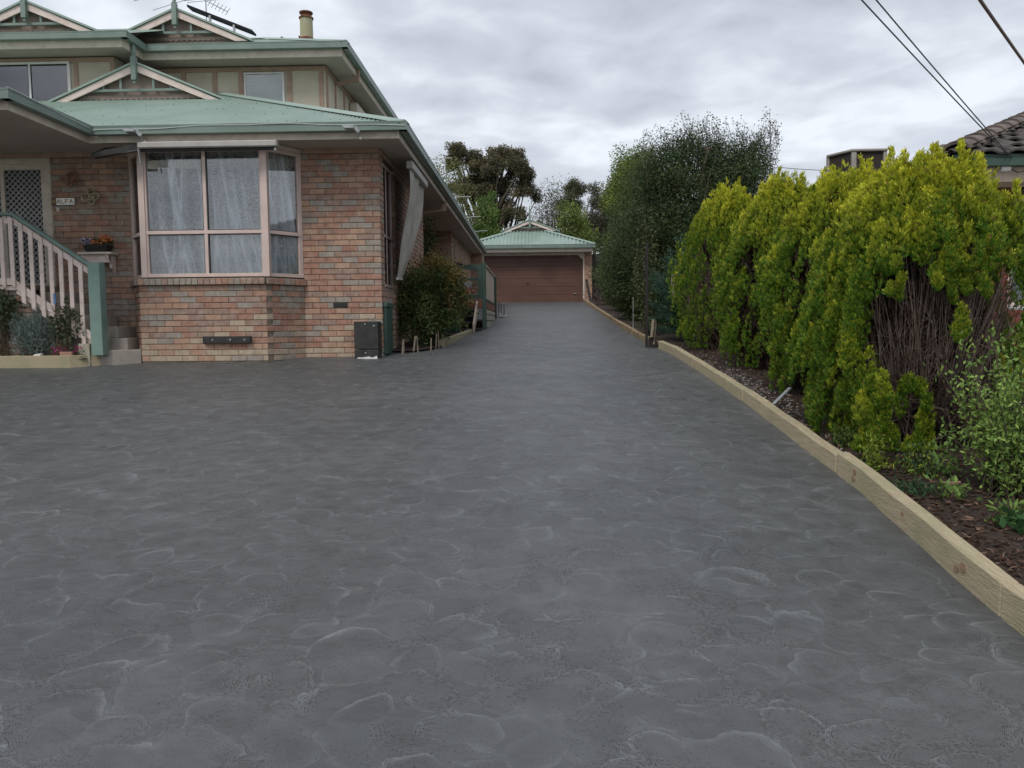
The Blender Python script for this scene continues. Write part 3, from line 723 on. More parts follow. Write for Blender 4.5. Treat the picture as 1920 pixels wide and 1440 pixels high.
# ---------- front door with security screen
mb = MB()
for (x0, x1, z0, z1) in ((-8.85, -8.79, .62, 2.64), (-7.50, -7.37, .62, 2.64), (-8.79, -7.50, 2.54, 2.64)):
    mb.box(x0, x1, 11.80, 11.90, z0, z1)
mb.build('door_frame', MT['cream_trim'], house, bevel=.003)
mb = MB()
for (x0, x1, z0, z1) in ((-8.79, -8.73, .62, 2.54), (-7.56, -7.50, .62, 2.54), (-8.73, -7.56, .62, .72), (-8.73, -7.56, 2.46, 2.54), (-8.2, -8.14, .72, 2.46)):
    mb.box(x0, x1, 11.83, 11.86, z0, z1)
door = mb.build('screen_door', MT['cream_trim'], house)
mb = MB(); w, h = 1.17, 1.74; X0, Z0 = -8.73, .72; st = .088; k = -h
while k < w:
    for sgn in (1, -1):
        a0, a1 = max(0, k), min(w, k+h)
        if a1-a0 > .02:
            if sgn == 1: A = (X0+a0, 11.845, Z0+a0-k); B = (X0+a1, 11.845, Z0+a1-k)
            else: A = (X0+a0, 11.853, Z0+h-(a0-k)); B = (X0+a1, 11.853, Z0+h-(a1-k))
            mb.bar(A, B, .011, .006, upv=(0, 1, 0))
    k += st
mb.build('diamond_grille', MT['galv'], door, kind='stuff')
mb = MB(); mb.box(-7.66, -7.50, 11.79, 11.825, 1.475, 1.49); mb.box(-7.55, -7.51, 11.81, 11.84, 1.42, 1.54); mb.build('handle', MT['galv'], door)
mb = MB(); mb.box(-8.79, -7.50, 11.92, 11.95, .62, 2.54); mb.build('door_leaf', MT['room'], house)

# ---------- eaves, gutters, fascia
def gutter_run(mb, a, b, z, out, h=.12, w=.11):
    """a quad-profile gutter along a->b, its outer lip on that line; out = outward 2-D normal"""
    a = Vector(a); b = Vector(b); o = Vector(out)
    prof = [(0, z), (-.012, z), (-.012, z-h*.30), (-.004, z-h*.36), (-.004, z-h), (-w, z-h), (-w, z-.01), (-w+.006, z-.01), (-w+.006, z-h+.008), (-.014, z-h+.008)]
    prof = [(.004, z), (-.006, z+.006), (-.012, z-.01), (-.012, z-h+.01), (-w+.006, z-h+.01), (-w+.006, z-.01), (-w, z-.01), (-w, z-h), (0, z-h), (.004, z-h*.36), (-.004, z-h*.3)]
    n = len(prof)
    vs = [(a.x+o.x*p, a.y+o.y*p, q) for p, q in prof]+[(b.x+o.x*p, b.y+o.y*p, q) for p, q in prof]
    mb.add(vs, [(i, (i+1) % n, (i+1) % n+n, i+n) for i in range(n)]+[tuple(range(n)), tuple(range(2*n-1, n-1, -1))])
GX, GY, GZ = -1.76, 11.0, 2.885
g = MB()
gutter_run(g, (-6.24, GY), (GX, GY), GZ, (0, -1)); gutter_run(g, (GX, GY), (GX, 29.6), GZ, (1, 0))
gutter_run(g, (-6.25, 9.25), (-6.25, GY+.1), GZ, (1, 0)); gutter_run(g, (-12, 9.25), (-6.25, 9.25), GZ, (0, -1))
g.build('gutter', MT['green_metal'], house)
f = MB()
f.box(-6.39, GX-.13, GY+.115, GY+.14, 2.672, GZ-.02); f.box(GX-.155, GX-.13, GY+.14, 29.5, 2.672, GZ-.02)
f.box(-6.39, -6.365, 9.39, GY+.115, 2.672, GZ-.02); f.box(-12, -6.39, 9.39, 9.415, 2.672, GZ-.02)
f.build('fascia', MT['cream_trim'], house)
s = MB(); s.box(-12, GX-.157, GY+.142, 11.9, 2.685, 2.70); s.box(-3.3, GX-.157, 11.9, 29.5, 2.685, 2.70); s.box(-12, -6.392, 9.417, GY+.142, 2.685, 2.70)
s.build('soffit', MT['soffit'], house)
for bx in ((XW+.003, XW+.03, YF+.002, 16.3, 2.60, 2.684), (-3.5, XW, YF-.03, YF-.002, 2.615, 2.684), (-9.6, -6.14, YF-.03, YF-.002, 2.615, 2.684)):
    s = MB(); s.box(*bx); s.build('eave_moulding', MT['brown_timber'], house)

def corrugated(mb, x0, x1, top, y_eave, z_eave, pitch, axis='x', sgn=1, amp=.015, pit=.076, sub=4):
    """corrugated sheet whose corrugations run up the slope from the eave line; top(x) gives the run in plan"""
    n = int(abs(x1-x0)/pit*sub); cs = math.cos(math.atan(pitch)); sn = math.sin(math.atan(pitch)); vs = []
    for i in range(n+1):
        x = x0+(x1-x0)*i/n; h = amp*math.sin(2*math.pi*i/sub); r = max(top(x), .02)
        for d in (0, r):
            y = y_eave+sgn*(d-h*sn*0); z = z_eave+pitch*d+h*cs
            vs.append((x, y, z) if axis == 'x' else (y, x, z))
    mb.add(vs, [(2*i, 2*i+2, 2*i+3, 2*i+1) for i in range(n)])
PIT = .40
r = MB()
def ltop(x):
    if x > -6.15: return min(-1.80-x, 4.4)
    return 4.4
corrugated(r, -12, -1.80, ltop, GY+.05, GZ-.02, PIT)
r.add([(-1.80, GY+.05, GZ-.02), (-1.80, 29.6, GZ-.02), (-4.05, 29.6, GZ-.02+.4*2.25), (-4.05, 15.4, GZ-.02+.4*2.25), (-6.15, 15.4, GZ-.02+.4*4.35)], [(0, 1, 2, 3, 4)])
r.add([(-4.05, 22.0, GZ+.88), (-4.05, 29.6, GZ+.88), (-9, 29.6, GZ+.88), (-9, 22.0, GZ+.88)], [(0, 1, 2, 3)])
r.build('roof', MT['roof_green'], house)
pr_ = MB(); zz = GZ-.02   # porch roof, hipped low
pr_.add([(-12, 9.3, zz), (-6.3, 9.3, zz), (-8.2, 11.2, zz+.76), (-12, 11.2, zz+.76), (-6.3, 11.05, zz), (-8.2, 12.95, zz+.76), (-12, 12.95, zz+.76)], [(0, 1, 2, 3), (1, 4, 5, 2), (3, 2, 5, 6)])
pr_.build('porch_roof', MT['roof_green'], house)
def capping(mb, a, b, w=.10, lift=.03):
    a = Vector(a); b = Vector(b); d = (b-a).normalized(); x = d.cross(Vector((0, 0, 1))).normalized(); up_ = x.cross(d)
    prof = [(-w, -.035), (-w*.4, .0), (0, .02), (w*.4, 0), (w, -.035)]
    vs = [p+x*q+up_*(h+lift) for p in (a, b) for q, h in prof]
    mb.add(vs, [(i, i+1, i+6, i+5) for i in range(4)])
c = MB(); capping(c, (-1.80, GY+.05, GZ-.02), (-6.15, 15.4, GZ-.02+.4*4.35)); c.build('hip_capping', MT['roof_green'], house)
# screws in rows on the front slope
s = MB()
for row, d in enumerate((.35, 1.15, 1.9, 2.6, 3.3)):
    for k in range(60):
        x = -2.2-k*.152+random.uniform(-.03, .03)
        if random.random() < .55: continue
        if x > -1.9-d or x < -9.2: continue
        y = GY+.05+d; z = GZ-.02+PIT*d+.012
        s.lathe((x, y, z), [(.009, 0), (.008, .006)], 5)
s.build('roof_screw', MT['deck_green'], house, kind='stuff')

def dutch_gable(parent, cx, yf, zb_, half, rise, back, roofmat, finial_up=.35, fin=True, fs=1.0):
    """little gable vented at the top of a hipped slope"""
    t = rise/half
    mb = MB(); yi = yf+.14
    mb.prism([(cx-half*.93, zb_), (cx+half*.93, zb_), (cx, zb_+rise*.93)], 'y', yi, yi+.05); mb.build('gable_infill', MT['infill'], parent)
    for sg in (-1, 1):
        mb = MB(); th = .13*fs
        mb.prism([(cx+sg*half, zb_-.02), (cx+sg*(half-th*1.9), zb_-.02), (cx, zb_+rise-th*1.05), (cx, zb_+rise)], 'y', yf, yf+.03)
        mb.build('barge_board', MT['pink_trim'], parent)
        mb = MB()
        for k in range(1):
            mb.hexa([(cx, yf-.03, zb_+rise+.005), (cx, back, zb_+rise+.005), (cx+sg*(half+.10), back, zb_-.045+.005), (cx+sg*(half+.10), yf-.03, zb_-.045+.005)],
                    [(cx, yf-.03, zb_+rise+.045), (cx, back, zb_+rise+.045), (cx+sg*(half+.10), back, zb_-.045+.045), (cx+sg*(half+.10), yf-.03, zb_-.045+.045)])
        mb.build('gable_roof', roofmat, parent)
    zbeam = zb_+rise*.26
    wb = half*(1-.26)*.93
    mb = MB(); mb.box(cx-wb, cx+wb, yf+.035, yf+.075, zbeam, zbeam+.045*fs); beam = mb.build('gable_beam', MT['green_metal'], parent)
    for k in (-.62, -.30, .30, .62):
        x = cx+k*wb*.95; zt_ = zb_+rise*(1-abs(x-cx)/half)-.10*fs
        if zt_-zbeam < .06: continue
        mb = MB(); mb.box(x-.022*fs, x+.022*fs, yf+.04, yf+.07, zbeam+.045*fs, zt_); mb.build('gable_picket', MT['green_metal'], parent)
    # scalloped flashing under the beam
    n = max(5, int(half*1.5/.11)); poly = [(cx-wb*1.0, zbeam-.04)]
    mb = MB(); xs_ = np.linspace(cx-wb*1.05, cx+wb*1.05, n*4+1)
    top = zbeam-.05; vs = []
    for i, x in enumerate(xs_):
        vs.append((x, yi-.03, top)); vs.append((x, yi-.03, zb_+.035+.022*abs(math.sin(math.pi*i/4))))
    mb.add(vs, [(2*i, 2*i+1, 2*i+3, 2*i+2) for i in range(len(xs_)-1)]); mb.build('scalloped_flashing', MT['infill'], parent)
    if fin:
        z = zb_+rise; mb = MB()
        mb.lathe((cx, yf-.035, z-.34*fs), [(.012, -.04), (.03, -.03), (.03, 0), (.016, .012), (.02, .03)], 10)
        mb.box(cx-.045*fs, cx+.045*fs, yf-.08*1, yf+.01, z-.31*fs, z+.10*fs)
        mb.lathe((cx, yf-.035, z+.10*fs), [(.045*fs, 0), (.05*fs, .02), (.028*fs, .05), (.04*fs, .08), (.034*fs, .28*fs), (.012, finial_up)], 10)
        mb.build('finial', MT['green_metal'], parent)
dutch_gable(house, -7.37, 14.5, GZ-.02+PIT*3.45+.015, 1.58, .66, 15.5, MT['roof_green'], finial_up=.42)

# ---------- upper storey
UZ = 5.375; UX = -3.46; UY = 14.8; UYL = 14.1; UXS = -7.30
uw = MB()
uw.box(-7.85, -4.05, 15.4, 15.6, 3.6, 5.11); uw.box(-4.25, -4.05, 15.6, 22, 3.6, 5.11); uw.box(-11.5, -7.85, 14.7, 14.9, 3.4, 5.11); uw.box(-8.0, -7.85, 14.9, 15.4, 3.6, 5.11)
uw.box(-11.5, -4.25, 21.8, 22, 3.6, 5.11)
uwall = uw.build('upper_wall', MT['render'], house)
tm = [(-4.13, 15.4), (-4.76, 15.4), (-5.72, 15.4), (-6.24, 15.4), (-6.86, 15.4), (-7.70, 15.4)]
for x, y in tm:
    mb = MB(); mb.box(x-.045, x+.045, y-.02, y-.001, 3.9, 5.03); mb.build('timber_strip', MT['brown_timber'], house)
for x in (-7.90, -8.60, -10.1):
    mb = MB(); mb.box(x-.04, x+.04, 14.68, 14.699, 3.9, 5.03); mb.build('timber_strip', MT['brown_timber'], house)
for y in (15.50, 16.15, 16.9):
    mb = MB(); mb.box(-4.049, -4.03, y-.045, y+.045, 3.8, 5.03); mb.build('timber_strip', MT['brown_timber'], house)
for bx in ((-7.85, -4.04, 15.375, 15.399, 5.03, 5.11), (-4.049, -4.025, 15.4, 21.9, 5.03, 5.11), (-11.5, -7.85, 14.675, 14.699, 5.03, 5.11)):
    mb = MB(); mb.box(*bx); mb.build('timber_strip', MT['brown_timber'], house)
# upper windows
uf = pane_grid('upper_window', (-5.655, 15.36), (1, 0), [0, .80], [4.0, 5.00], house, MT['white_paint'], fw=.03, depth=.035)
for k in range(26):
    mb = MB(); z = 4.02+k*.036; mb.hexa([(-5.62, 15.393, z), (-4.89, 15.393, z), (-4.89, 15.396, z+.004), (-5.62, 15.396, z+.004)], [(-5.62, 15.382, z+.026), (-4.89, 15.382, z+.026), (-4.89, 15.386, z+.030), (-5.62, 15.386, z+.030)])
    mb.build('blind_slat', MT['blind'], uf)
uf = pane_grid('upper_window', (-10.3, 14.66), (1, 0), [0, .82, 1.60], [4.0, 5.04], house, MT['white_paint'], fw=.04, depth=.035, glass='dark_glass')
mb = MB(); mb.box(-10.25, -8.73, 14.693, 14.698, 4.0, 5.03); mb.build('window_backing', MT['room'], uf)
# roller shutter on the upper side wall
mb = MB(); mb.box(-4.045, -3.86, 17.35, 19.6, 4.75, 4.97); sh = mb.build('roller_shutter', MT['cream_trim'], house, bevel=.02)
for k in range(22):
    mb = MB(); z = 4.745-(k+1)*.045; mb.box(-4.02, -3.985, 17.42, 19.55, z, z+.041); mb.build('shutter_slat', MT['white_paint'], sh, bevel=.006)
g = MB()
gutter_run(g, (UXS, UY), (UX, UY), UZ, (0, -1)); gutter_run(g, (UX, UY), (UX, 22.4), UZ, (1, 0)); gutter_run(g, (UXS, UYL), (UXS, UY+.1), UZ, (1, 0)); gutter_run(g, (-12, UYL), (UXS, UYL), UZ, (0, -1))
g.build('upper_gutter', MT['green_metal'], house)
f = MB(); f.box(UXS-.14, UX-.13, UY+.115, UY+.14, 5.125, UZ-.02); f.box(UX-.155, UX-.13, UY+.14, 22.3, 5.125, UZ-.02)
f.box(UXS-.14, UXS-.115, UYL+.14, UY+.115, 5.125, UZ-.02); f.box(-12, UXS-.14, UYL+.115, UYL+.14, 5.125, UZ-.02)
f.build('upper_fascia', MT['cream_trim'], house)
s = MB(); s.box(-7.44, UX-.157, UY+.142, 15.6, 5.137, 5.15); s.box(-4.1, UX-.157, 15.6, 22.3, 5.137, 5.15); s.box(-12, -7.44, UYL+.142, 15.6, 5.137, 5.15)
s.build('upper_soffit', MT['soffit'], house)
r = MB()
def utop(x): return min(-3.5-x, 2.3)
corrugated(r, UXS, -3.5, utop, UY+.05, UZ-.02, PIT); corrugated(r, -12, UXS, lambda x: 3.0, UYL+.05, UZ-.02, PIT)
zt2 = UZ-.02+.4*2.3
r.add([(-3.5, UY+.05, UZ-.02), (-3.5, 22.4, UZ-.02), (-5.8, 22.4, zt2), (-5.8, UY+2.35, zt2), (-11.5, 22.4, zt2), (-11.5, UY+2.35, zt2)], [(0, 1, 2, 3), (3, 2, 4, 5)])
r.add([(-3.5, 22.4, UZ-.02), (-12, 22.4, UZ-.02), (-12, 22.4, zt2), (-5.8, 22.4, zt2)], [(0, 1, 2, 3)])
r.build('upper_roof', MT['roof_green'], house)
c = MB(); capping(c, (-3.5, UY+.05, UZ-.02), (-5.8, UY+2.35, zt2)); capping(c, (-5.8, UY+2.35, zt2), (-7.0, UY+2.35, zt2)); c.build('upper_capping', MT['roof_green'], house)
dutch_gable(house, -7.02, 15.5, 5.68, 1.42, .60, 18.2, MT['roof_green'], finial_up=.55)
dutch_gable(house, -9.61, 14.85, 5.66, 1.32, .555, 17.5, MT['roof_green'], finial_up=.5)
# flue
fl = MB(); fl.lathe((-4.68, 16.4, 5.9), [(.135, 0), (.13, .5)], 18); flo = fl.build('flue', MT['flue'], house, smooth=False)
fl = MB(); fl.lathe((-4.68, 16.4, 5.93), [(.17, -.05), (.165, .06), (.14, .08)], 18); fl.build('flue_collar', MT['rust'], flo)
fl = MB(); fl.lathe((-4.68, 16.4, 6.40), [(.132, 0), (.15, .0), (.15, .025), (.11, .05), (.10, .09), (.135, .105), (.14, .13), (.09, .15)], 18); fl.build('flue_cap', MT['rust'], flo)
# downpipes at the eaves
mb = MB(); mb.bar((-1.90, 16.9, 2.77), (-1.93, 16.9, 2.50), .09, .06, upv=(0, 1, 0)); mb.bar((-1.93, 16.9, 2.52), (-2.9, 16.95, 2.40), .07, .05); mb.bar((-2.9, 16.95, 2.42), (-2.9, 16.95, -.1), .07, .05, upv=(0, 1, 0))
mb.build('downpipe', MT['brown_timber'], house)
mb = MB(); mb.bar((-3.56, 16.1, 5.27), (-3.58, 16.1, 5.03), .09, .06, upv=(0, 1, 0)); mb.bar((-3.58, 16.1, 5.05), (-4.0, 16.12, 4.98), .07, .05)
mb.build('downpipe', MT['brown_timber'], house)
mb = MB(); mb.bar((-1.90, 29.3, 2.77), (-1.93, 29.3, 2.55), .09, .06, upv=(0, 1, 0)); mb.bar((-1.93, 29.3, 2.57), (-1.88, 29.0, .9), .08, .05)
mb.build('downpipe', MT['brown_timber'], house)
# air vent brick and access plate
mb = MB(); mb.box(-3.06, -2.84, YF-.006, YF+.02, .30, .376); v_ = mb.build('air_vent', MT['black_plastic'], house)
for k in range(5):
    m2 = MB(); m2.box(-3.04+k*.042, -3.015+k*.042, YF-.010, YF-.005, .312, .364); m2.build('vent_slot', MT['steel_black'], v_)
mb = MB(); mb.box(-4.84, -4.13, 11.14, 11.192, -.215, -.115); pl = mb.build('steel_plate', MT['black_plastic'], house, bevel=.004)
for x in (-4.69, -4.43, -4.22):
    m2 = MB(); m2.tube([(x, 11.142, -.165), (x, 11.128, -.165)], .013, 8); m2.build('bolt', MT['galv'], pl)

# ---------- front awning cassette (rolled up) and side awning (drawn down)
aw = thing('rolled_awning', (-4.59, 10.95, 2.5), 'beige rolled-up awning box mounted under the front eave above the bay window', 'awning')
mb = MB(); mb.box(-5.60, -3.60, 10.96, 11.08, 2.555, 2.645); mb.build('cassette', MT['awning_box'], aw, bevel=.015)
mb = MB(); mb.tube([(-5.57, 11.02, 2.535), (-3.63, 11.02, 2.535)], .022, 8); mb.build('roller', MT['black_plastic'], aw)
mb = MB(); mb.bar((-5.58, 10.97, 2.55), (-5.55, 10.96, 2.33), .02, .02); mb.build('pull_arm', MT['galv'], aw); mb = MB(); mb.tube([(-5.6, 11.0, 2.53), (-6.2, 10.95, 2.42)], .014, 6); mb.build('arm_bar', MT['steel_black'], aw)
mb = MB(); mb.lathe((-3.63, 10.99, 2.49), [(.012, 0), (.02, .02), (.012, .045)], 8); mb.build('end_knob', MT['galv'], aw)
mb = MB(); mb.add([(-6.23, 10.9, 2.47), (-5.62, 11.0, 2.64), (-5.62, 11.15, 2.64), (-6.23, 11.25, 2.64), (-6.23, 10.9, 2.43), (-5.62, 11.0, 2.53)], [(0, 1, 5, 4), (0, 1, 2, 3)]); mb.build('furled_canvas', MT['black_plastic'], aw)
sa = thing('drawn_awning', (-2.0, 13.2, .7), 'grey canvas awning hanging down and blown sideways at the side window', 'awning')
mb = MB(); mb.box(-2.0, -1.89, 12.35, 14.1, 2.50, 2.62); mb.build('cassette', MT['awning_box'], sa, bevel=.012)
mb = MB(); vs = []; nz, nx = 26, 18
for j in range(nz+1):
    t = j/nz
    for i in range(nx+1):
        s_ = i/nx
        X = -1.955+(-2.205+1.955)*(t**1.4)+.02*math.sin(t*7+s_*5)
        Y = 12.40+s_*1.62-(s_*.85)*t**1.5+.02*math.sin(t*9)
        vs.append((X+.016*math.sin(s_*14+t*3), Y, 2.51-1.74*t+.03*s_*t))
mb.add(vs, [(j*(nx+1)+i, j*(nx+1)+i+1, (j+1)*(nx+1)+i+1, (j+1)*(nx+1)+i) for j in range(nz) for i in range(nx)]); mb.build('canvas', MT['canvas'], sa, smooth=True)
mb = MB(); mb.tube([vs[-nx-1], vs[-1]], .018, 8); mb.build('bottom_bar', MT['white_paint'], sa)

# ---------- meter boxes
b = thing('gas_meter_box', (-2.51, 11.6, -.49), 'black two-part box on the ground at the front corner of the brick wall', 'meter box')
mb = MB(); mb.box(-2.69, -2.325, 11.48, 11.74, -.33, .085); mb.build('upper_door', MT['black_plastic'], b, bevel=.008)
mb = MB(); mb.box(-2.69, -2.325, 11.478, 11.738, -.485, -.338); lo = mb.build('lower_door', MT['black_plastic'], b, bevel=.008)
mb = MB(); mb.add([(-2.66, 11.474, -.47), (-2.5, 11.474, -.476), (-2.34, 11.474, -.478), (-2.35, 11.474, -.43), (-2.42, 11.474, -.458), (-2.47, 11.474, -.44), (-2.58, 11.474, -.455), (-2.62, 11.474, -.45)], [tuple(range(8))]); mb.build('concrete_splash', MT['white_paint'], lo)
for z in (.045, -.385):
    mb = MB(); mb.tube([(-2.52, 11.482, z), (-2.52, 11.468, z)], .012, 8); mb.build('screw', MT['galv'], b)
mb = MB(); mb.box(-2.40, -2.372, 11.474, 11.48, .012, .03); mb.build('badge', MT['galv'], b)
b = thing('switch_box', (-2.27, 12.05, -.44), 'narrow green metal box on the side wall next to the black box', 'meter box')
mb = MB(); mb.box(XW-.0, XW+.045, 11.83, 12.38, -.42, .30); mb.build('door', MT['green_box'], b, bevel=.006)
mb = MB(); mb.box(XW, XW+.06, 11.81, 12.40, .305, .375); mb.build('hood', MT['green_box'], b, bevel=.006)
mb = MB(); mb.box(XW+.046, XW+.055, 12.28, 12.32, -.05, .03); mb.build('latch', MT['steel_black'], b)

# ---------- gutter fittings
for i, (x, lab) in enumerate(((-5.62, 'small grey floodlight clipped to the front gutter above the left end of the rolled awning'), (-2.52, 'small grey floodlight clipped to the front gutter near the house corner'))):
    b = thing('floodlight', (x, 10.95, 2.72), lab, 'floodlight', 'floodlights on the front gutter')
    mb = MB(); mb.hexa([(x-.09, 10.86, 2.76), (x+.04, 10.86, 2.76), (x+.04, 10.98, 2.76), (x-.09, 10.98, 2.76)], [(x-.13, 10.86, 2.80), (x+.04, 10.86, 2.80), (x+.04, 10.98, 2.80), (x-.13, 10.98, 2.80)]); mb.build('housing', MT['galv'], b, bevel=.006)
    mb = MB(); mb.bar((x+.03, 10.93, 2.80), (x+.09, 10.96, 2.73), .02, .05); mb.bar((x+.09, 10.96, 2.735), (x+.09, 11.0, 2.68), .02, .03); mb.build('bracket', MT['galv'], b)
    mb = MB(); mb.lathe((x+.09, 11.06, 2.645), [(.01, 0), (.022, .015), (.015, .035)], 8); mb.build('sensor', MT['white_paint'], b)
pts = []
for x in np.linspace(-6.26, -1.78, 60):
    pts.append((x, GY-.012, 2.845+.025*math.sin(x*1.35+.5)+.008*math.sin(x*5)))
mb = MB(); mb.tube([(-6.24, 9.22, 2.89), (-6.235, 10.1, 2.86), (-6.23, 10.9, 2.83)]+pts, .005, 5)
single(mb, 'light_cable', MT['white_wire'], 'thin white cable looped along the face of the front gutter', 'cable')
HOOK = None
for i, y in enumerate((13.25, 17.2, 20.4, 23.5)):
    lab = ['nearest thin white bracket rod sticking out over the side gutter', 'second thin white bracket rod sticking out over the side gutter', 'third thin white bracket rod sticking out over the side gutter', 'farthest thin white bracket rod on the side gutter, before the trees'][i]
    if i == 0:
        mb = MB(); mb.tube([(-1.98, y, GZ-.07), (-1.7, y, GZ-.06), (-1.58, y-.02, GZ-.045), (-1.36, y-.02, GZ-.045)], .008, 6)
        HOOK = single(mb, 'gutter_rod', MT['white_wire'], lab, 'rod', 'white rods over the side gutter')
    else:
        o = HOOK.copy(); col.objects.link(o); o.location.y = y; o.location.z += .03*i*.3; o['label'] = lab; ORG[o.name] = Vector(o.location)

# ---------- sign and ornaments on the porch wall
sg_ = thing('name_plaque', (-7.16, 11.72, 1.89), 'name plaque with gold capitals, one part painted sunlit white, on the brick wall by the door', 'sign')
mb = MB(); mb.box(-7.258, -6.985, 11.70, 11.738, 1.90, 2.003); mb.build('plate', MT['sign_white'], sg_, bevel=.002)  # bright part: sunlight reflected on the plaque, painted as white
mb = MB(); mb.box(-7.34, -7.262, 11.71, 11.738, 1.90, 2.003); mb.build('unlit_end', MT['sign_unlit'], sg_, bevel=.002)  # rest of the plaque, coloured dark as if outside that sunlight
def letters(txt, x, z, s, y, mat, parent, step):
    G = {'A': [((0, 0), (.5, 1)), ((.5, 1), (1, 0)), ((.2, .35), (.8, .35))], 'L': [((0, 1), (0, 0)), ((0, 0), (.85, 0))],
         'F': [((0, 0), (0, 1)), ((0, 1), (.9, 1)), ((0, .52), (.75, .52))], 'M': [((0, 0), (0, 1)), ((0, 1), (.5, .35)), ((.5, .35), (1, 1)), ((1, 1), (1, 0))]}
    for i, ch in enumerate(txt):
        mb = MB(); ox = x+i*step
        for a, b_ in G[ch]: mb.bar((ox+a[0]*s*.8, y, z+a[1]*s), (ox+b_[0]*s*.8, y, z+b_[1]*s), .010, .006, upv=(0, 1, 0))
        mb.build('letter', mat, parent)
letters('ALFA', -7.245, 1.922, .06, 11.696, MT['gold'], sg_, .066)
letters('M', -7.325, 1.922, .055, 11.706, MT['gold'], sg_, .07)
mb = MB(); mb.box(-7.275, -7.225, 11.715, 11.738, 1.80, 1.865); bt = MB()
dbl = thing('door_bell', (-7.25, 11.72, 1.80), 'small beige door bell under the name plaque', 'door bell')
mb.build('case', MT['cream_trim'], dbl, bevel=.003); bt.tube([(-7.25, 11.716, 1.835), (-7.25, 11.708, 1.835)], .011, 8); bt.build('button', MT['white_paint'], dbl)
def butterfly(x, z, sc_, mat, lab, ang):
    b = thing('butterfly_ornament', (x, 11.72, z), lab, 'wall ornament', 'metal butterflies on the porch wall')
    ca, sa_ = math.cos(ang), math.sin(ang)
    def P(u_, v_, y=0): return (x+(u_*ca-v_*sa_)*sc_, 11.71-y, z+(u_*sa_+v_*ca)*sc_)
    mb = MB(); mb.tube([P(0, -.5), P(0, 0, .02), P(0, .5)], [.008, .016, .010], 6); mb.build('body', mat, b)
    for sg in (-1, 1):
        for (du, dv, ru, rv) in ((.42, .38, .40, .33), (.33, -.32, .30, .26)):
            mb = MB(); ring = [P(sg*(du+ru*math.cos(t)), dv+rv*math.sin(t), .03) for t in np.linspace(0, 2*math.pi, 15)]
            mb.tube(ring, .013, 5, cap=False)
            mb.tube([ring[0], P(sg*du, dv, .03), ring[5]], .006, 4, cap=False)
            mb.build('wing', mat, b)
        mb = MB(); mb.tube([P(0, .5, .01), P(sg*.22, .85, .02)], .004, 5); mb.build('antenna', mat, b)
butterfly(-7.0, 2.27, .15, MT['copper'], 'copper coloured butterfly ornament, upper left of the two on the brick wall', .5)
butterfly(-6.70, 2.01, .16, MT['brass'], 'dull brass butterfly ornament, lower right of the two on the brick wall', .8)

# wall shelf with a trough of flowers
sh = thing('wall_shelf', (-6.6, 11.65, .87), 'cream wall shelf with carved brackets on the porch wall', 'shelf')
mb = MB(); mb.box(-6.86, -6.34, 11.50, 11.74, 1.13, 1.165); mb.build('board', MT['cream_trim'], sh, bevel=.005)
mb = MB(); mb.box(-6.80, -6.40, 11.56, 11.60, 1.01, 1.13); mb.box(-6.80, -6.40, 11.552, 11.56, 1.06, 1.075); mb.build('apron', MT['pink_trim'], sh, bevel=.004)
for x in (-6.80, -6.42):
    mb = MB(); mb.prism([(11.74, 1.13), (11.53, 1.13), (11.55, 1.05), (11.62, 1.0), (11.64, .93), (11.70, .90), (11.74, .86)], 'x', x-.02, x+.02); mb.build('bracket', MT['pink_trim'], sh)
def petals(name, pts, cols, size, parent):
    P = np.array(pts); n = len(P); k = 6
    PP = np.repeat(P, k, axis=0)+RNG.normal(size=(n*k, 3))*size*.25; D = RNG.normal(size=(n*k, 3)); D[:, 1] -= .5
    C = np.repeat(np.array(cols), k, axis=0)*RNG.uniform(.75, 1.15, (n*k, 1))
    return quads(name, leaves(PP, D, size, size*.7), C, MT['petal'], parent)
tr_ = thing('flower_trough', (-6.58, 11.6, 1.165), 'dark trough of lilac and orange flowers on the wall shelf', 'planter')
mb = MB(); mb.hexa([(-6.74, 11.54, 1.166), (-6.44, 11.54, 1.166), (-6.44, 11.68, 1.166), (-6.74, 11.68, 1.166)], [(-6.78, 11.52, 1.27), (-6.40, 11.52, 1.27), (-6.40, 11.70, 1.27), (-6.78, 11.70, 1.27)]); mb.build('trough', MT['steel_black'], tr_)
pts = [(random.uniform(-6.80, -6.66), random.uniform(11.52, 11.66), random.uniform(1.28, 1.37)) for _ in range(14)]; petals('lilac_flower', pts, [(.55, .5, .68)]*14, .04, tr_)
pts = [(random.uniform(-6.62, -6.38), random.uniform(11.52, 11.66), random.uniform(1.28, 1.40)) for _ in range(20)]; petals('orange_flower', pts, [(.75, .28, .10)]*20, .045, tr_)
pts = RNG.uniform((-6.8, 11.52, 1.26), (-6.38, 11.68, 1.36), (160, 3)); quads('foliage', leaves(pts, RNG.normal(size=(160, 3))+(0, 0, .6), .05, .02), np.tile((.05, .09, .03), (160, 1))*RNG.uniform(.6, 1.3, (160, 1)), MT['leaf'], tr_)

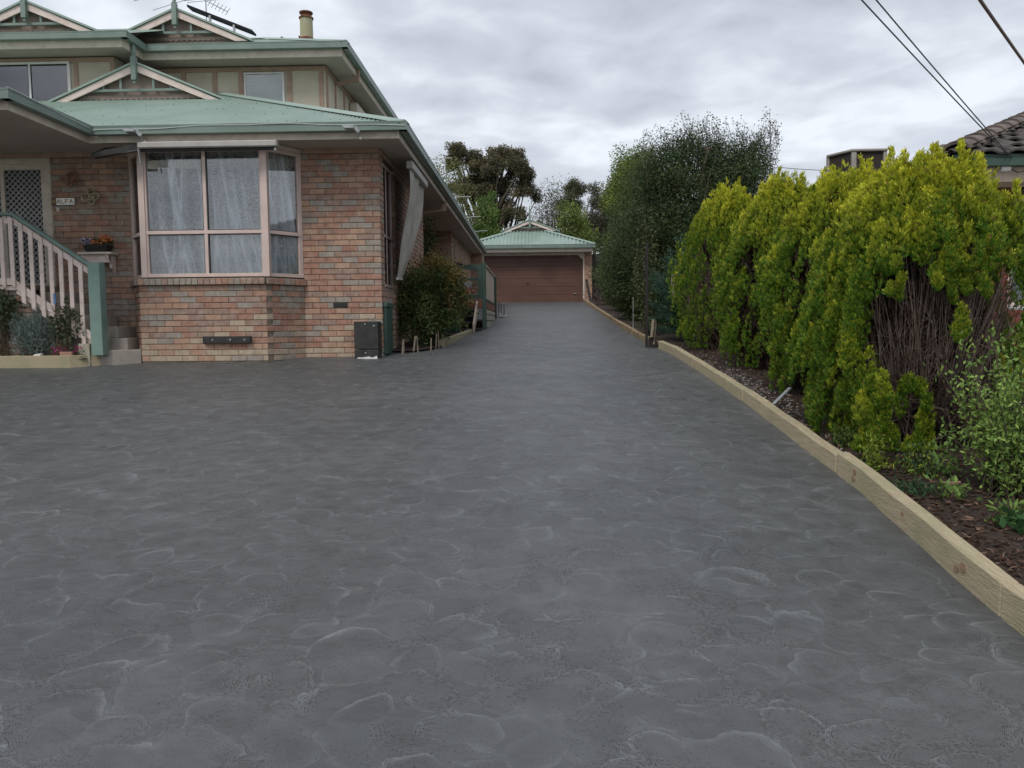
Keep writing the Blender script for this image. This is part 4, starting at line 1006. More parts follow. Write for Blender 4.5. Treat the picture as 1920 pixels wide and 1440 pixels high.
# ---------- entry stairs, landing and railing
st = thing('entry_steps', (-6.2, 11.4, -.5), 'brown concrete block steps and brick landing climbing left to the front door', 'steps')
tops = [(-.300, -5.83, -6.15), (-.128, -5.98, -6.26), (.045, -6.13, -6.45), (.215, -6.40, -6.72), (.385, -6.68, -7.0), (.555, -6.95, -7.3)]
for i, (zt_, xr, xl) in enumerate(tops):
    mb = MB(); x1 = xr; zb0 = gz(11.2)-.05 if i < 2 else zt_-.172
    if i == 0: mb.prism([(-6.40, 11.00), (-6.10, 11.02), (-5.80, 11.22), (-5.84, 11.735), (-6.40, 11.735)], 'z', gz(11)-.1, zt_)
    else: mb.box(-7.5 if i > 2 else xl-.3, x1, 11.16+.02*i, 11.735-.002*i, zb0+(.001 if i else 0), zt_)
    mb.build('step', MT['concrete'], st, bevel=.008)
mb = MB(); mb.box(-9.8, -7.25, 11.08, 11.73, -.6, .66); ld = mb.build('landing', MT['mortar'], st)
bb = lay_bricks((-9.8, 11.06), (1, 0), 2.55, -.525, .60, pick=lambda z, r: ['brick_brown', 'brick_orange', 'brick_grey', 'brick_tan'][int(r*4)])
place_bricks(bb, ld, 0)
mb = MB(); mb.prism([(-7.24, -.6), (-6.42, -.6), (-6.42, -.16), (-7.24, .44)], 'y', 11.09, 11.135); stw = mb.build('stringer_wall', MT['concrete'], st)
bb = [b_ for b_ in lay_bricks((-7.24, 11.075), (1, 0), .8, -.525, .40, pick=lambda z, r: ['brick_brown', 'brick_tan', 'brick_grey'][int(r*3)]) if b_[2]+.08 < .44-(b_[0]+b_[3]+7.24)*.73]
place_bricks(bb, stw, 0)
ra = thing('stair_railing', (-7.0, 11.05, -.4), 'pink-white picket stair railing with a green handrail and thick green newel post', 'railing')
mb = MB(); mb.box(-6.345, -6.175, 10.87, 11.03, gz(10.9)+.16, .955); mb.build('newel_post', MT['green_post'], ra, bevel=.006)
def rz(x): return .965+(-6.46-x)*.705 if x > -7.44 else .965+.98*.705
mb = MB(); mb.bar((-6.34, 11.0, .90), (-7.46, 11.0, 1.66), .09, .045); mb.bar((-7.44, 11.0, 1.662), (-9.4, 11.0, 1.70), .09, .045); mb.build('handrail', MT['green_post'], ra, bevel=.008)
mb = MB(); mb.bar((-6.34, 11.0, .80), (-7.46, 11.0, 1.565), .04, .08); mb.bar((-7.44, 11.0, 1.565), (-9.4, 11.0, 1.60), .04, .08); mb.build('top_rail', MT['pink_trim'], ra, bevel=.004)
mb = MB(); mb.bar((-6.34, 11.0, -.14), (-7.50, 11.0, .68), .04, .10); mb.bar((-7.48, 11.0, .70), (-9.4, 11.0, .72), .04, .10); mb.build('bottom_rail', MT['pink_trim'], ra, bevel=.004)
mb = MB(); mb.bar((-6.38, 11.02, -.20), (-7.46, 11.02, .585), .03, .11); mb.bar((-7.46, 11.02, .61), (-9.4, 11.02, .62), .03, .06); mb.build('skirt_board', MT['pink_trim'], ra)
PK = None
for k in range(18):
    x = -6.50-k*.1415
    ztop = rz(x)-.05 if x > -7.44 else 1.62
    zbot = (-.10+(-6.42-x)*.705-.17) if x > -7.44 else .63
    mb = MB(); w = .03
    mb.hexa([(x-w, 10.955, zbot+.02), (x+w, 10.955, zbot-.02+.005), (x+w, 10.978, zbot-.02), (x-w, 10.978, zbot+.02)], [(x-w, 10.955, ztop+.015), (x+w, 10.955, ztop-.02), (x+w, 10.978, ztop-.02), (x-w, 10.978, ztop+.015)])
    mb.build('picket', MT['pink_trim'], ra, bevel=.003)
mb = MB(); mb.box(-6.56, -6.40, 10.92, 11.05, gz(11), gz(11)+.32); single(mb, 'timber_stub', MT['grey_board'], 'short grey-green timber stub left of the thick green newel post', 'post', bevel=.004)

# left garden bed with its edging
g_ = sheet('garden_soil', lambda y: (-13, -6.43), [10.85, 11.05], .12, MT['soil'])
for (a, b_, lab) in (((-12.5, 10.84), (-6.62, 10.80), 'long straight pine sleeper fronting the left flower bed'), ((-6.62, 10.80), (-6.27, 11.02), 'short angled pine sleeper joining the left bed to the steps')):
    dd, L = seg(a, b_); mb = MB(); mb.obox(a, dd, L, 0, .06, gz(10.9)-.05, gz(10.9)+.165)
    single(mb, 'timber_sleeper', MT['pine'], lab, 'timber sleeper', 'pine edging of the left flower bed', bevel=.006)
# ================================================================== SIDE BED, DECK
mb = MB(); pts = [(-1.93, 12.25), (-1.72, 12.6), (-1.53, 13.14), (-1.27, 16.4), (-1.12, 17.1), (-1.4, 18), (-3.1, 18), (-3.1, 16.4), (-2.3, 16.3), (-2.3, 12.25)]
mb.add([(x, y, gz(y)+.03) for x, y in pts], [tuple(range(len(pts)))]); o = mb.build('garden_soil', MT['soil']); o['kind'] = 'structure'
a, b_ = (-1.53, 13.1), (-1.27, 16.5); dd, L = seg(a, b_); mb = MB()
mb.hexa([(-1.61, 13.1, gz(13.1)-.03), (-1.53, 13.1, gz(13.1)-.03), (-1.27, 16.5, gz(16.5)-.03), (-1.35, 16.5, gz(16.5)-.03)], [(-1.61, 13.1, gz(13.1)+.13), (-1.53, 13.1, gz(13.1)+.13), (-1.27, 16.5, gz(16.5)+.07), (-1.35, 16.5, gz(16.5)+.07)])
single(mb, 'timber_sleeper', MT['pine'], 'pine sleeper edging the bed left of the driveway before the deck stairs', 'timber sleeper', bevel=.006)
sp = [(-2.07, 12.12, .20, .05, .6), (-2.05, 12.15, .23, .03, -.4), (-1.93, 12.30, .26, .04, 2.), (-1.86, 12.36, .25, .035, -1.), (-1.69, 12.62, .20, .03, .5), (-1.63, 12.78, .26, .02, 1.), (-1.59, 12.92, .29, .024, -.6), (-1.56, 13.02, .24, .02, 1.5), (-1.62, 12.95, .31, .016, -1.5)]
PEGL = ['stubby pale peg, leftmost in the row before the side bush', 'thin leaning peg just right of the leftmost peg', 'thick crooked bark-grey peg, third from the left before the side bush', 'square-cut pale peg, fourth from the left before the side bush', 'lone short peg standing in the middle of the row before the side bush', 'first thin peg of the dense right-hand cluster before the side bush', 'second thin peg of the dense right-hand cluster before the side bush', 'peg beside the end of the pine sleeper before the deck stairs', 'very thin leaning peg at the back of the right-hand cluster']
for i, (x, y, h, w, tl) in enumerate(sp):
    mb = MB(); mb.bar((x, y, gz(y)-.02), (x+.02*tl, y, gz(y)+h), w, w*.6)
    single(mb, 'garden_peg', MT['stake'], PEGL[i], 'peg', 'timber pegs before the side bush')
for i, (x, y) in enumerate(((-.98, 21.9), (-.93, 22.3), (-.86, 22.7))):
    mb = MB(); mb.box(x-.012, x+.012, y-.012, y+.012, gz(y)-.02, gz(y)+.42-.05*i)
    single(mb, 'steel_peg', MT['steel_black'], ['tallest dark steel peg, nearest the deck end', 'middle dark steel peg of the three past the deck', 'shortest dark steel peg, farthest past the deck'][i], 'peg', 'steel pegs past the deck')
for i, (x, y, r_) in enumerate(((-.92, 21.7, .09), (-.80, 22.1, .07), (-.98, 22.4, .10))):
    me = MB(); me.lathe((x, y, gz(y)-.02), [(r_*.7, 0), (r_, r_*.4), (r_*.8, r_*.9), (r_*.3, r_*1.2)], 7)
    single(me, 'edge_rock', MT['gravel'], ['pale rock nearest the deck at the driveway edge', 'smallest pale rock, closest to the driveway past the deck', 'largest pale rock, farthest past the deck'][i], 'rock', 'rocks past the deck')

dk = thing('side_deck', (-1.6, 19, 0), 'raised green and timber side deck with solid pale railing panels', 'deck')
DZ = .56
for k in range(14):
    mb = MB(); x = -2.25+k*.082; mb.box(x, x+.078, 17.38, 21.3, DZ-.03, DZ); mb.build('deck_board', MT['merbau'], dk)
mb = MB(); mb.box(-2.28, -1.12, 17.33, 17.375, DZ-.17, DZ-.005); mb.build('edge_board', MT['merbau'], dk)
for (x, y, w) in ((-1.10, 17.35, .09), (-1.05, 21.15, .09), (-2.2, 17.35, .09)):
    mb = MB(); mb.box(x-w/2, x+w/2, y-w/2, y+w/2, gz(y)-.05, 1.41 if y < 20 else 1.36); mb.build('post', MT['deck_green'], dk, bevel=.004)
mb = MB(); mb.box(-2.15, -1.145, 17.32, 17.37, 1.27, 1.37); mb.build('rail', MT['deck_green'], dk)
mb = MB(); mb.box(-2.15, -1.145, 17.33, 17.37, 1.02, 1.07); mb.build('rail', MT['deck_green'], dk)
mb = MB(); mb.box(-2.15, -1.145, 17.325, 17.37, .63, .70); mb.build('rail', MT['deck_green'], dk)
mb = MB(); mb.box(-1.23, -1.15, 17.31, 17.325, .64, 1.33); mb.build('gate_stile', MT['deck_green'], dk)
for y0, y1 in ((17.42, 19.25), (19.28, 20.4), (20.43, 21.1)):
    mb = MB(); mb.box(-1.085, -1.065, y0, y1, .62, 1.32); mb.build('rail_panel', MT['deck_panel'], dk)
mb = MB(); mb.box(-1.11, -1.03, 17.4, 21.1, 1.325, 1.36); mb.build('cap_rail', MT['deck_panel'], dk, bevel=.005)
mb = MB(); mb.box(-1.09, -1.05, 17.4, 21.15, .56, .60); mb.build('rail', MT['deck_green'], dk)
zz = .545
for k, (h, m_) in enumerate(((.15, 'merbau'), (.10, 'grey_board'), (.12, 'grey_board'), (.15, 'grey_board'), (.12, 'grey_board'))):
    mb = MB(); mb.box(-1.085+.002*k, -1.05+.002*k, 17.42, 21.2, zz-h, zz); mb.build('skirting_board', MT[m_], dk); zz -= h+.02
mb = MB(); mb.box(-1.12, -1.10, 17.42, 21.2, 0, .55); mb.build('backing', MT['dark_fence'], dk)
for k in range(4):
    z = .39-.145*k; y = 17.3-.26*k
    mb = MB(); mb.box(-2.15, -1.28, y-.26, y, z-.035, z); mb.build('tread', MT['dark_fence'], dk)
    mb = MB(); mb.box(-2.15, -1.28, y-.02, y-.001, z-.145, z-.037); mb.build('riser', MT['steel_black'], dk)
mb = MB(); mb.hexa([(-1.28, 16.2, gz(16.3)), (-1.24, 16.2, gz(16.3)), (-1.24, 17.3, .30), (-1.28, 17.3, .30)], [(-1.28, 16.2, gz(16.3)+.18), (-1.24, 16.2, gz(16.3)+.18), (-1.24, 17.3, .56), (-1.28, 17.3, .56)]); mb.build('stringer', MT['deck_panel'], dk)
# wheelie bin
bn = thing('wheelie_bin', (-1.74, 15.3, gz(15.3)), 'dark green wheelie bin half hidden behind the side bush', 'bin')
g0 = gz(15.3)+.03
mb = MB(); mb.hexa([(-1.95, 15.1, g0+.05), (-1.52, 15.1, g0+.05), (-1.52, 15.5, g0+.05), (-1.95, 15.5, g0+.05)], [(-2.0, 15.02, g0+.78), (-1.455, 15.02, g0+.78), (-1.455, 15.55, g0+.78), (-2.0, 15.55, g0+.78)]); mb.build('body', MT['bin'], bn, bevel=.015)
mb = MB(); mb.hexa([(-2.02, 15.0, g0+.785), (-1.44, 15.0, g0+.785), (-1.44, 15.6, g0+.785), (-2.02, 15.6, g0+.785)], [(-1.98, 15.05, g0+.83), (-1.48, 15.05, g0+.83), (-1.48, 15.58, g0+.85), (-1.98, 15.58, g0+.85)]); mb.build('lid', MT['bin'], bn, bevel=.01)
for x in (-1.98, -1.5):
    mb = MB(); mb.tube([(x, 15.5, g0+.08), (x+.04, 15.5, g0+.08)], .09, 14); mb.build('wheel', MT['steel_black'], bn)
# deck clutter
lp = thing('hanging_lantern', (-1.72, 18.2, 1.3), 'small black lantern hanging above the deck rail', 'lantern')
mb = MB(); mb.lathe((-1.72, 18.2, 1.30), [(.05, 0), (.06, .02), (.06, .14), (.09, .16), (.02, .22), (.01, .26)], 8); mb.build('lamp_body', MT['steel_black'], lp)
mb = MB(); mb.tube([(-1.72, 18.2, 1.55), (-1.72, 18.2, 2.69)], .003, 5); mb.build('chain', MT['steel_black'], lp)
mb = MB(); vs = []
for j in range(9):
    for i in range(9): vs.append((-1.68+.26*i/8+.02*j/8, 17.9+.03*math.sin(i*1.3+j*.4), 1.02-.36*j/8*(.7+.3*math.sin(i*.7))))
mb.add(vs, [(j*9+i, j*9+i+1, (j+1)*9+i+1, (j+1)*9+i) for j in range(8) for i in range(8)])
single(mb, 'white_cloth', MT['cloth'], 'white cloth hanging behind the green deck rail', 'cloth', smooth=True)
fp = thing('red_plant', (-1.58, 17.75, DZ), 'potted plant with bright red leaves on the deck behind the rail', 'potted plant')
mb = MB(); mb.lathe((-1.58, 17.75, DZ), [(.06, 0), (.09, .12), (.095, .13)], 12); mb.build('pot', MT['terracotta'], fp)
P = RNG.normal(size=(90, 3))*(.08, .08, .05)+(-1.58, 17.75, DZ+.22); quads('red_leaves', leaves(P, RNG.normal(size=(90, 3)), .08, .04), np.tile((.42, .045, .03), (90, 1))*RNG.uniform(.6, 1.2, (90, 1)), MT['leaf'], fp)
# ================================================================== GARAGE
ga = thing('brick_garage', (-.2, 33, 1.0), 'brick double garage with brown panel door at the top of the driveway', 'garage')
w_ = MB(); wall_body(w_, (-3.0, 33), (1, 0), 5.486, .8, 3.1, openings=((.70, 5.13, .7, 3.0),)); wall_body(w_, (2.5, 33.012), (0, 1), 5.988, .8, 3.1); wall_body(w_, (-3.0, 39), (0, -1), 6, .8, 3.1); wall_body(w_, (2.5, 39), (-1, 0), 5.5, .8, 3.1)
wo_ = w_.build('wall', MT['mortar'], ga)
bb = lay_bricks((-3.0, 33), (1, 0), 5.5, .95, 3.1, end=(0, .115), openings=((.70, 5.13, .7, 3.0),), pick=lambda z, r: ['brick_orange', 'brick_red', 'brick_orange', 'brick_brown'][int(r*4)])
place_bricks([b_ for b_ in bb if b_[0] > 0]+[b_ for b_ in bb if b_[0] <= 0]+lay_bricks((2.5, 33), (0, 1), 6, .95, 3.1, start=(.115, 0), phase=1, pick=lambda z, r: 'brick_orange'), wo_, 60)
for k in range(6):
    mb = MB(); z = .97+k*.345; mb.box(-2.31, 2.14, 33.06+.001*k, 33.10, z, z+.338); mb.prism([(33.06, z+.16), (33.055, z+.165), (33.055, z+.175), (33.06, z+.18)], 'x', -2.31, 2.14)
    mb.build('door_panel', MT['rust_door'], ga, bevel=.006)
mb = MB(); mb.box(-2.31, 2.14, 33.12, 33.16, .9, 3.08); mb.build('door_backing', MT['rust_door'], ga)
mb = MB(); mb.box(1.72, 1.84, 33.02, 33.05, 1.33, 1.36); mb.build('door_handle', MT['galv'], ga)
mb = MB(); mb.box(-.28, -.2, 33.02, 33.05, 1.78, 1.83); mb.build('lock', MT['steel_black'], ga)
mb = MB(); mb.box(-2.36, -2.30, 32.98, 33.05, .97, 3.02); mb.box(2.12, 2.18, 32.98, 33.05, .97, 3.02); mb.box(-2.36, 2.18, 32.975, 33.045, 2.97, 3.08); mb.build('door_frame', MT['cream_trim'], ga)
for x, sg in ((2.12, -1), (-2.30, 1)):
    mb = MB(); mb.prism([(x, 2.97), (x+sg*.22, 2.97), (x+sg*.1, 2.85), (x, 2.78)], 'y', 32.98, 33.03); mb.build('corner_bracket', MT['cream_trim'], ga)
g = MB(); gutter_run(g, (-3.0, 32.4), (2.62, 32.4), 3.37, (0, -1), h=.15); gutter_run(g, (2.62, 32.4), (2.62, 39.5), 3.37, (1, 0), h=.15); g.build('gutter', MT['green_metal'], ga)
f = MB(); f.box(-2.9, 2.5, 32.52, 32.55, 3.07, 3.33); f.box(2.47, 2.5, 32.55, 39.4, 3.07, 3.33); f.box(-2.9, 2.47, 32.551, 33.0, 3.085, 3.10); f.build('fascia', MT['cream_trim'], ga)
r = MB()
def gtop(x): return min(2.62-x, x+3.0, 2.05)
corrugated(r, -3.0, 2.62, gtop, 32.45, 3.35, PIT, pit=.152, sub=6, amp=.026)
zt3 = 3.35+.4*2.05
r.add([(2.62, 32.45, 3.35), (2.62, 39.5, 3.35), (.57, 39.5, zt3), (.57, 34.5, zt3), (-.95, 34.5, zt3), (-.95, 39.5, zt3), (-3.0, 39.5, 3.35), (-3.0, 32.45, 3.35)], [(0, 1, 2, 3), (3, 2, 5, 4), (4, 5, 6, 7)])
r.build('roof', MT['garage_roof'], ga)
for q0, q1 in (((2.62, 32.45, 3.36), (.57, 34.5, zt3+.01)), ((-3.0, 32.45, 3.36), (-.95, 34.5, zt3+.01))):
    c = MB(); capping(c, q0, q1); c.build('hip_capping', MT['roof_green'], ga)
dutch_gable(ga, -.13, 34.42, zt3+.01, 1.20, .46, 38, MT['roof_green'], finial_up=.55)

# ================================================================== NEIGHBOUR
nh = thing('neighbour_house', (7.5, 10, -.6), 'red brick neighbouring house with dark curved tile roof behind the golden conifers', 'house')
w_ = MB(); NO = ((.43, 2.4, .15, 1.62),)
wall_body(w_, (5.034, 9.05), (1, 0), 5.98, -.9, 1.70, openings=((.416, 2.386, .15, 1.62),)); wall_body(w_, (5.02, 21), (0, -1), 11.93, -.9, 1.70)
wo_ = w_.build('wall', MT['grey_concrete'], nh)
bb = lay_bricks((5.02, 9.05), (1, 0), 6, -.9, 1.68, openings=NO, pick=lambda z, r: 'red_brick')
bb.sort(key=lambda b_: (b_[0] > 5.5, -b_[2])); place_bricks(bb, wo_, 120)
pane_grid('window', (5.45, 9.05), (1, 0), [0, .95, 1.95], [.17, 1.60], nh, MT['window_frame'], inset=.03, glass='dark_glass')
mb = MB(); mb.box(5.45, 7.4, 9.16, 9.18, .17, 1.6); mb.build('window_blind', MT['yard'], nh)
g = MB(); gutter_run(g, (4.48, 8.45), (11, 8.45), 1.765, (0, -1), h=.115); gutter_run(g, (4.48, 21), (4.48, 8.45), 1.765, (-1, 0), h=.115); g.build('gutter', MT['deck_green'], nh)
f = MB(); f.box(4.60, 11, 8.57, 8.595, 1.50, 1.74); f.box(4.60, 4.625, 8.595, 21, 1.50, 1.74); f.box(4.625, 11, 8.596, 9.05, 1.52, 1.535); f.build('fascia', MT['deck_panel'], nh)
TP = .42
mb = MB(); mb.add([(4.5, 8.47, 1.76), (11, 8.47, 1.76), (11, 12, 1.76+3.53*TP), (8.03, 12, 1.76+3.53*TP), (4.5, 20.9, 1.76), (8.03, 20.9, 1.76+3.53*TP)], [(0, 1, 2, 3), (0, 3, 5, 4), (3, 2, 5)]); mb.build('roof', MT['dark_fence'], nh)
# tiles, one mesh shared
def tile_mesh():
    me = bpy.data.meshes.new('roof_tile'); nx = 12; W_, L_ = .30, .37; vs = []
    for (yy, zo) in ((0, 0), (0, .022), (L_, .022*.2)):
        for i in range(nx+1):
            x = W_*i/nx; h = .022*max(0, math.sin(2*math.pi*i/nx))**.8-.012*max(0, -math.sin(2*math.pi*i/nx))
            vs.append((x, yy, zo+h+.02))
    W1 = nx+1
    fs = [(r_*W1+i, r_*W1+i+1, (r_+1)*W1+i+1, (r_+1)*W1+i) for r_ in (0, 1) for i in range(nx)]
    me.from_pydata(vs, [], fs); me.materials.append(MT['tile']); me.update(); return me
TM = tile_mesh(); base = ORG[nh.name]; cnt = 0; an = math.atan(TP)
for row in range(9):
    y = 8.42+row*.32*math.cos(an); z = 1.755+row*.32*math.sin(an)
    x0 = 4.45+(y-8.42)+.02
    for k in range(20):
        x = 4.45+k*.30+(.15 if row % 2 else 0)
        if x < x0-.08 or x > 9.6: continue
        o = bpy.data.objects.new('roof_tile', TM); col.objects.link(o); o.parent = nh; o.location = (x-base.x, y-base.y, z-base.z+random.uniform(-.004, .004)); o.rotation_euler = (an, 0, random.uniform(-.01, .01)); cnt += 1
for row in range(10):   # the slope facing the driveway
    x = 4.45+row*.32*math.cos(an); z = 1.755+row*.32*math.sin(an)
    for k in range(12):
        y = 8.75+(x-4.45)+k*.30
        o = bpy.data.objects.new('roof_tile', TM); col.objects.link(o); o.parent = nh; o.location = (x-base.x, y-base.y, z-base.z); o.rotation_euler = (an, 0, -math.pi/2)
hv = Vector((1, 1, TP)).normalized()
for k in range(15):
    a = Vector((4.50, 8.47, 1.80))+hv*(k*.33); b_ = a+hv*.40; mb = MB(); x_ = hv.cross(Vector((0, 0, 1))).normalized(); up_ = x_.cross(hv); vs = []
    for p_, s_ in ((a, .022), (b_, -.012)):
        for t in range(9):
            th = math.pi*t/8; vs.append(p_+x_*math.cos(th)*.135+up_*(math.sin(th)*.095+s_))
    vs += [v*1.0 for v in (a+x_*.12*math.cos(math.pi*t/8)+up_*(.075*math.sin(math.pi*t/8)+.005) for t in range(9))]
    mb.add(vs, [(i, i+1, i+10, i+9) for i in range(8)]+[(i, i+1, i+19, i+18) for i in range(8)]); mb.build('ridge_tile', MT['ridge_tile'], nh)
sl = thing('sensor_light', (5.1, 8.54, 1.56), 'small white sensor light on the fascia of the neighbouring house', 'light')
mb = MB(); mb.box(5.0, 5.11, 8.49, 8.565, 1.60, 1.655); mb.build('case', MT['white_paint'], sl, bevel=.012)
mb = MB(); mb.tube([(5.12, 8.53, 1.63), (5.18, 8.5, 1.58), (5.25, 8.5, 1.60), (5.3, 8.52, 1.66)], .006, 5); mb.build('lead', MT['wire'], sl)
bf = thing('back_fence', (5, 34, 1), 'tall dark paling fence filling the gap right of the garage', 'fence')
for k in range(40):
    mb = MB(); x = 2.52+k*.105; mb.box(x, x+.104, 34.0+.01*(k % 2), 34.02+.01*(k % 2), .90, 3.1); mb.build('paling', MT['dark_fence'], bf)
# evaporative cooler
ec = thing('roof_cooler', (5.85, 14.2, 2.4), 'beige evaporative cooler with dark pads standing on the neighbouring roof', 'air cooler')
def cb(m_, z0, z1, e_=0):
    m_.hexa([(5.36-e_, 14.42-e_*0, z0), (5.62-e_*.3, 13.95-e_, z0), (6.22+e_, 13.95-e_, z0), (6.22+e_, 14.9+e_, z0)], [(5.36-e_, 14.42, z1), (5.62-e_*.3, 13.95-e_, z1), (6.22+e_, 13.95-e_, z1), (6.22+e_, 14.9+e_, z1)])
mb = MB(); cb(mb, 3.00, 3.045, .02); mb.build('lid', MT['cooler'], ec, bevel=.012)
mb = MB(); cb(mb, 2.56, 2.63, .01); mb.box(5.6, 6.0, 14.1, 14.6, 2.0, 2.56); mb.build('base', MT['cooler'], ec, bevel=.01)
mb = MB(); cb(mb, 2.63, 3.0, -.03); mb.build('pad', MT['cooler_pad'], ec)
for (x, y, w) in ((5.62, 13.95, .08), (6.17, 13.95, .06), (5.36, 14.40, .05)):
    mb = MB(); mb.box(x, x+w, y, y+.05, 2.625, 3.003); mb.build('corner_post', MT['cooler'], ec)
# low retaining wall between the gardens
rw = thing('retaining_wall', (4.45, 9, -.9), 'low dark boundary wall of stacked boards behind the conifers', 'wall')
for k in range(3):
    for y in np.arange(3.0, 20, 2.4):
        mb = MB(); z = lambda yy: gz(yy)+.02+k*.2
        mb.hexa([(4.42, y+.01, z(y)), (4.47, y+.01, z(y)), (4.47, y+2.39, z(y+2.39)), (4.42, y+2.39, z(y+2.39))], [(4.42, y+.01, z(y)+.19), (4.47, y+.01, z(y)+.19), (4.47, y+2.39, z(y+2.39)+.19), (4.42, y+2.39, z(y+2.39)+.19)])
        mb.build('board', MT['grey_concrete'] if k == 2 else MT['dark_fence'], rw)
# ================================================================== ROOF THINGS, WIRES
def roofpanel(x0, z0, x1, z1, y0, y1, lab):
    b = thing('solar_panel', (x0, y0, z0), lab, 'solar panel', 'solar panels on the upper roof')
    mb = MB(); mb.hexa([(x0, y0, z0), (x1, y0, z1), (x1, y1, z1), (x0, y1, z0)], [(x0, y0, z0+.045), (x1, y0, z1+.045), (x1, y1, z1+.045), (x0, y1, z0+.045)]); mb.build('frame', MT['solar'], b)
    for t in (.35, .72):
        x = x0+(x1-x0)*t; z = z0+(z1-z0)*t; m2 = MB(); m2.box(x-.02, x+.02, y0-.01, y0+.03, z-.16, z-.001); m2.build('clamp', MT['galv'], b)
roofpanel(-7.05, 6.58, -5.72, 6.05, 16.1, 16.35, 'large black solar panel lying along the right slope of the upper gable')
roofpanel(-5.45, 6.28, -5.22, 6.17, 17.1, 18.1, 'small tilted dark solar panel edge left of the flue')
roofpanel(-5.06, 6.29, -4.85, 6.17, 17.1, 18.1, 'small tilted dark solar panel edge beside the foot of the flue')
an_ = thing('tv_antenna', (-6.8, 16.6, 6.4), 'thin metal television antenna above the upper gable', 'antenna')
mb = MB(); mb.tube([(-6.86, 16.6, 6.3), (-6.86, 16.6, 6.98)], .012, 6); mb.build('mast', MT['galv'], an_)
mb = MB(); A = Vector((-7.15, 16.6, 7.05)); Bv = Vector((-6.40, 16.6, 6.66)); mb.tube([A, Bv], .010, 6); mb.build('boom', MT['galv'], an_)
for k in range(11):
    p_ = A+(Bv-A)*(k/10); l = .34-.026*k if k < 5 else .09
    mb = MB(); mb.tube([p_+Vector((-l*1.6, -.3*l, -.25*l)), p_+Vector((l*1.3, .3*l, .22*l))] if k < 5 else [p_+Vector((-.05, 0, -.07)), p_+Vector((.05, 0, .07))], .005, 5); mb.build('element', MT['wire'], an_)
mb = MB(); mb.tube([(-8.4, 16.6, 6.92), (-7.2, 16.6, 7.2)], .005, 5); mb.tube([(-8.0, 16.6, 6.72), (-7.0, 16.6, 7.0)], .005, 5); mb.build('element', MT['wire'], an_)
def wire(a, b_, sag, r_, mat, lab, n=24):
    a = Vector(a); b_ = Vector(b_); pts = [a+(b_-a)*(i/n)-Vector((0, 0, sag*4*(i/n)*(1-i/n))) for i in range(n+1)]
    mb = MB(); mb.tube(pts, r_, 5); single(mb, 'overhead_wire', mat, lab, 'overhead wire', 'overhead wires at the upper right')
wire((5.09, 8.5, 1.742), (-.12, 3.5, 3.06), .03, .006, MT['wire'], 'left one of the two thin black overhead wires reaching the neighbour fascia')
wire((5.13, 8.5, 1.713), (.10, 3.75, 3.25), .03, .006, MT['wire'], 'right one of the two thin black overhead wires reaching the neighbour fascia')
wire((5.15, 8.0, 2.22), (.43, 2.0, 1.74), .02, .011, MT['wire_brown'], 'thick twisted brown overhead cable at the top right corner')
wire((9.4, 30, 5.9), (14, 31, 6.0), .1, .012, MT['wire'], 'distant thin wire crossing the sky behind the conifer tops')

# ================================================================== PLANTS
def tube_batch(name, paths, radii, mat, parent, n=3, kind=None):
    """many thin tapering tubes as one mesh: paths (m,k,3), radii (m,k)"""
    P = np.asarray(paths, dtype=float); m, k, _ = P.shape; R_ = np.asarray(radii, dtype=float).reshape(m, k, 1)
    D = np.gradient(P, axis=1); D = unit(D); ref = np.zeros_like(D); ref[..., 0] = 1
    A_ = unit(np.cross(D, ref)); B_ = np.cross(D, A_)
    rings = np.stack([P+(A_*math.cos(2*math.pi*j/n)+B_*math.sin(2*math.pi*j/n))*R_ for j in range(n)], axis=2)   # m,k,n,3
    base = np.array(ORG[parent.name]); V = (rings-base).reshape(-1, 3)
    idx = np.arange(m*k*n).reshape(m, k, n); a = idx[:, :-1, :]; b_ = idx[:, 1:, :]
    F_ = np.stack([a, np.roll(a, -1, axis=2), np.roll(b_, -1, axis=2), b_], axis=-1).reshape(-1, 4)
    me = bpy.data.meshes.new(name); me.vertices.add(len(V)); me.vertices.foreach_set('co', V.reshape(-1).astype(np.float32))
    me.loops.add(F_.size); me.loops.foreach_set('vertex_index', F_.reshape(-1).astype(np.int32))
    me.polygons.add(len(F_)); me.polygons.foreach_set('loop_start', np.arange(0, F_.size, 4, dtype=np.int32)); me.polygons.foreach_set('loop_total', np.full(len(F_), 4, dtype=np.int32))
    me.materials.append(mat); me.update(calc_edges=True)
    o = bpy.data.objects.new(name, me); col.objects.link(o); o.parent = parent; ORG[o.name] = Vector(base)
    if kind: o['kind'] = kind
    return o
def curves(A_, B_, k, bend, rad0, rad1):
    """m curved stems from A to B"""
    m = len(A_); t = np.linspace(0, 1, k)[None, :, None]; mid = (A_+B_)/2+bend
    P = (1-t)**2*A_[:, None]+2*t*(1-t)*mid[:, None]+t**2*B_[:, None]
    P = P+RNG.normal(size=P.shape)*.008*np.linalg.norm(B_-A_, axis=1)[:, None, None]*np.sin(t*math.pi)
    r_ = rad0[:, None]*(1-t[..., 0])+rad1[:, None]*t[..., 0]
    return P, r_
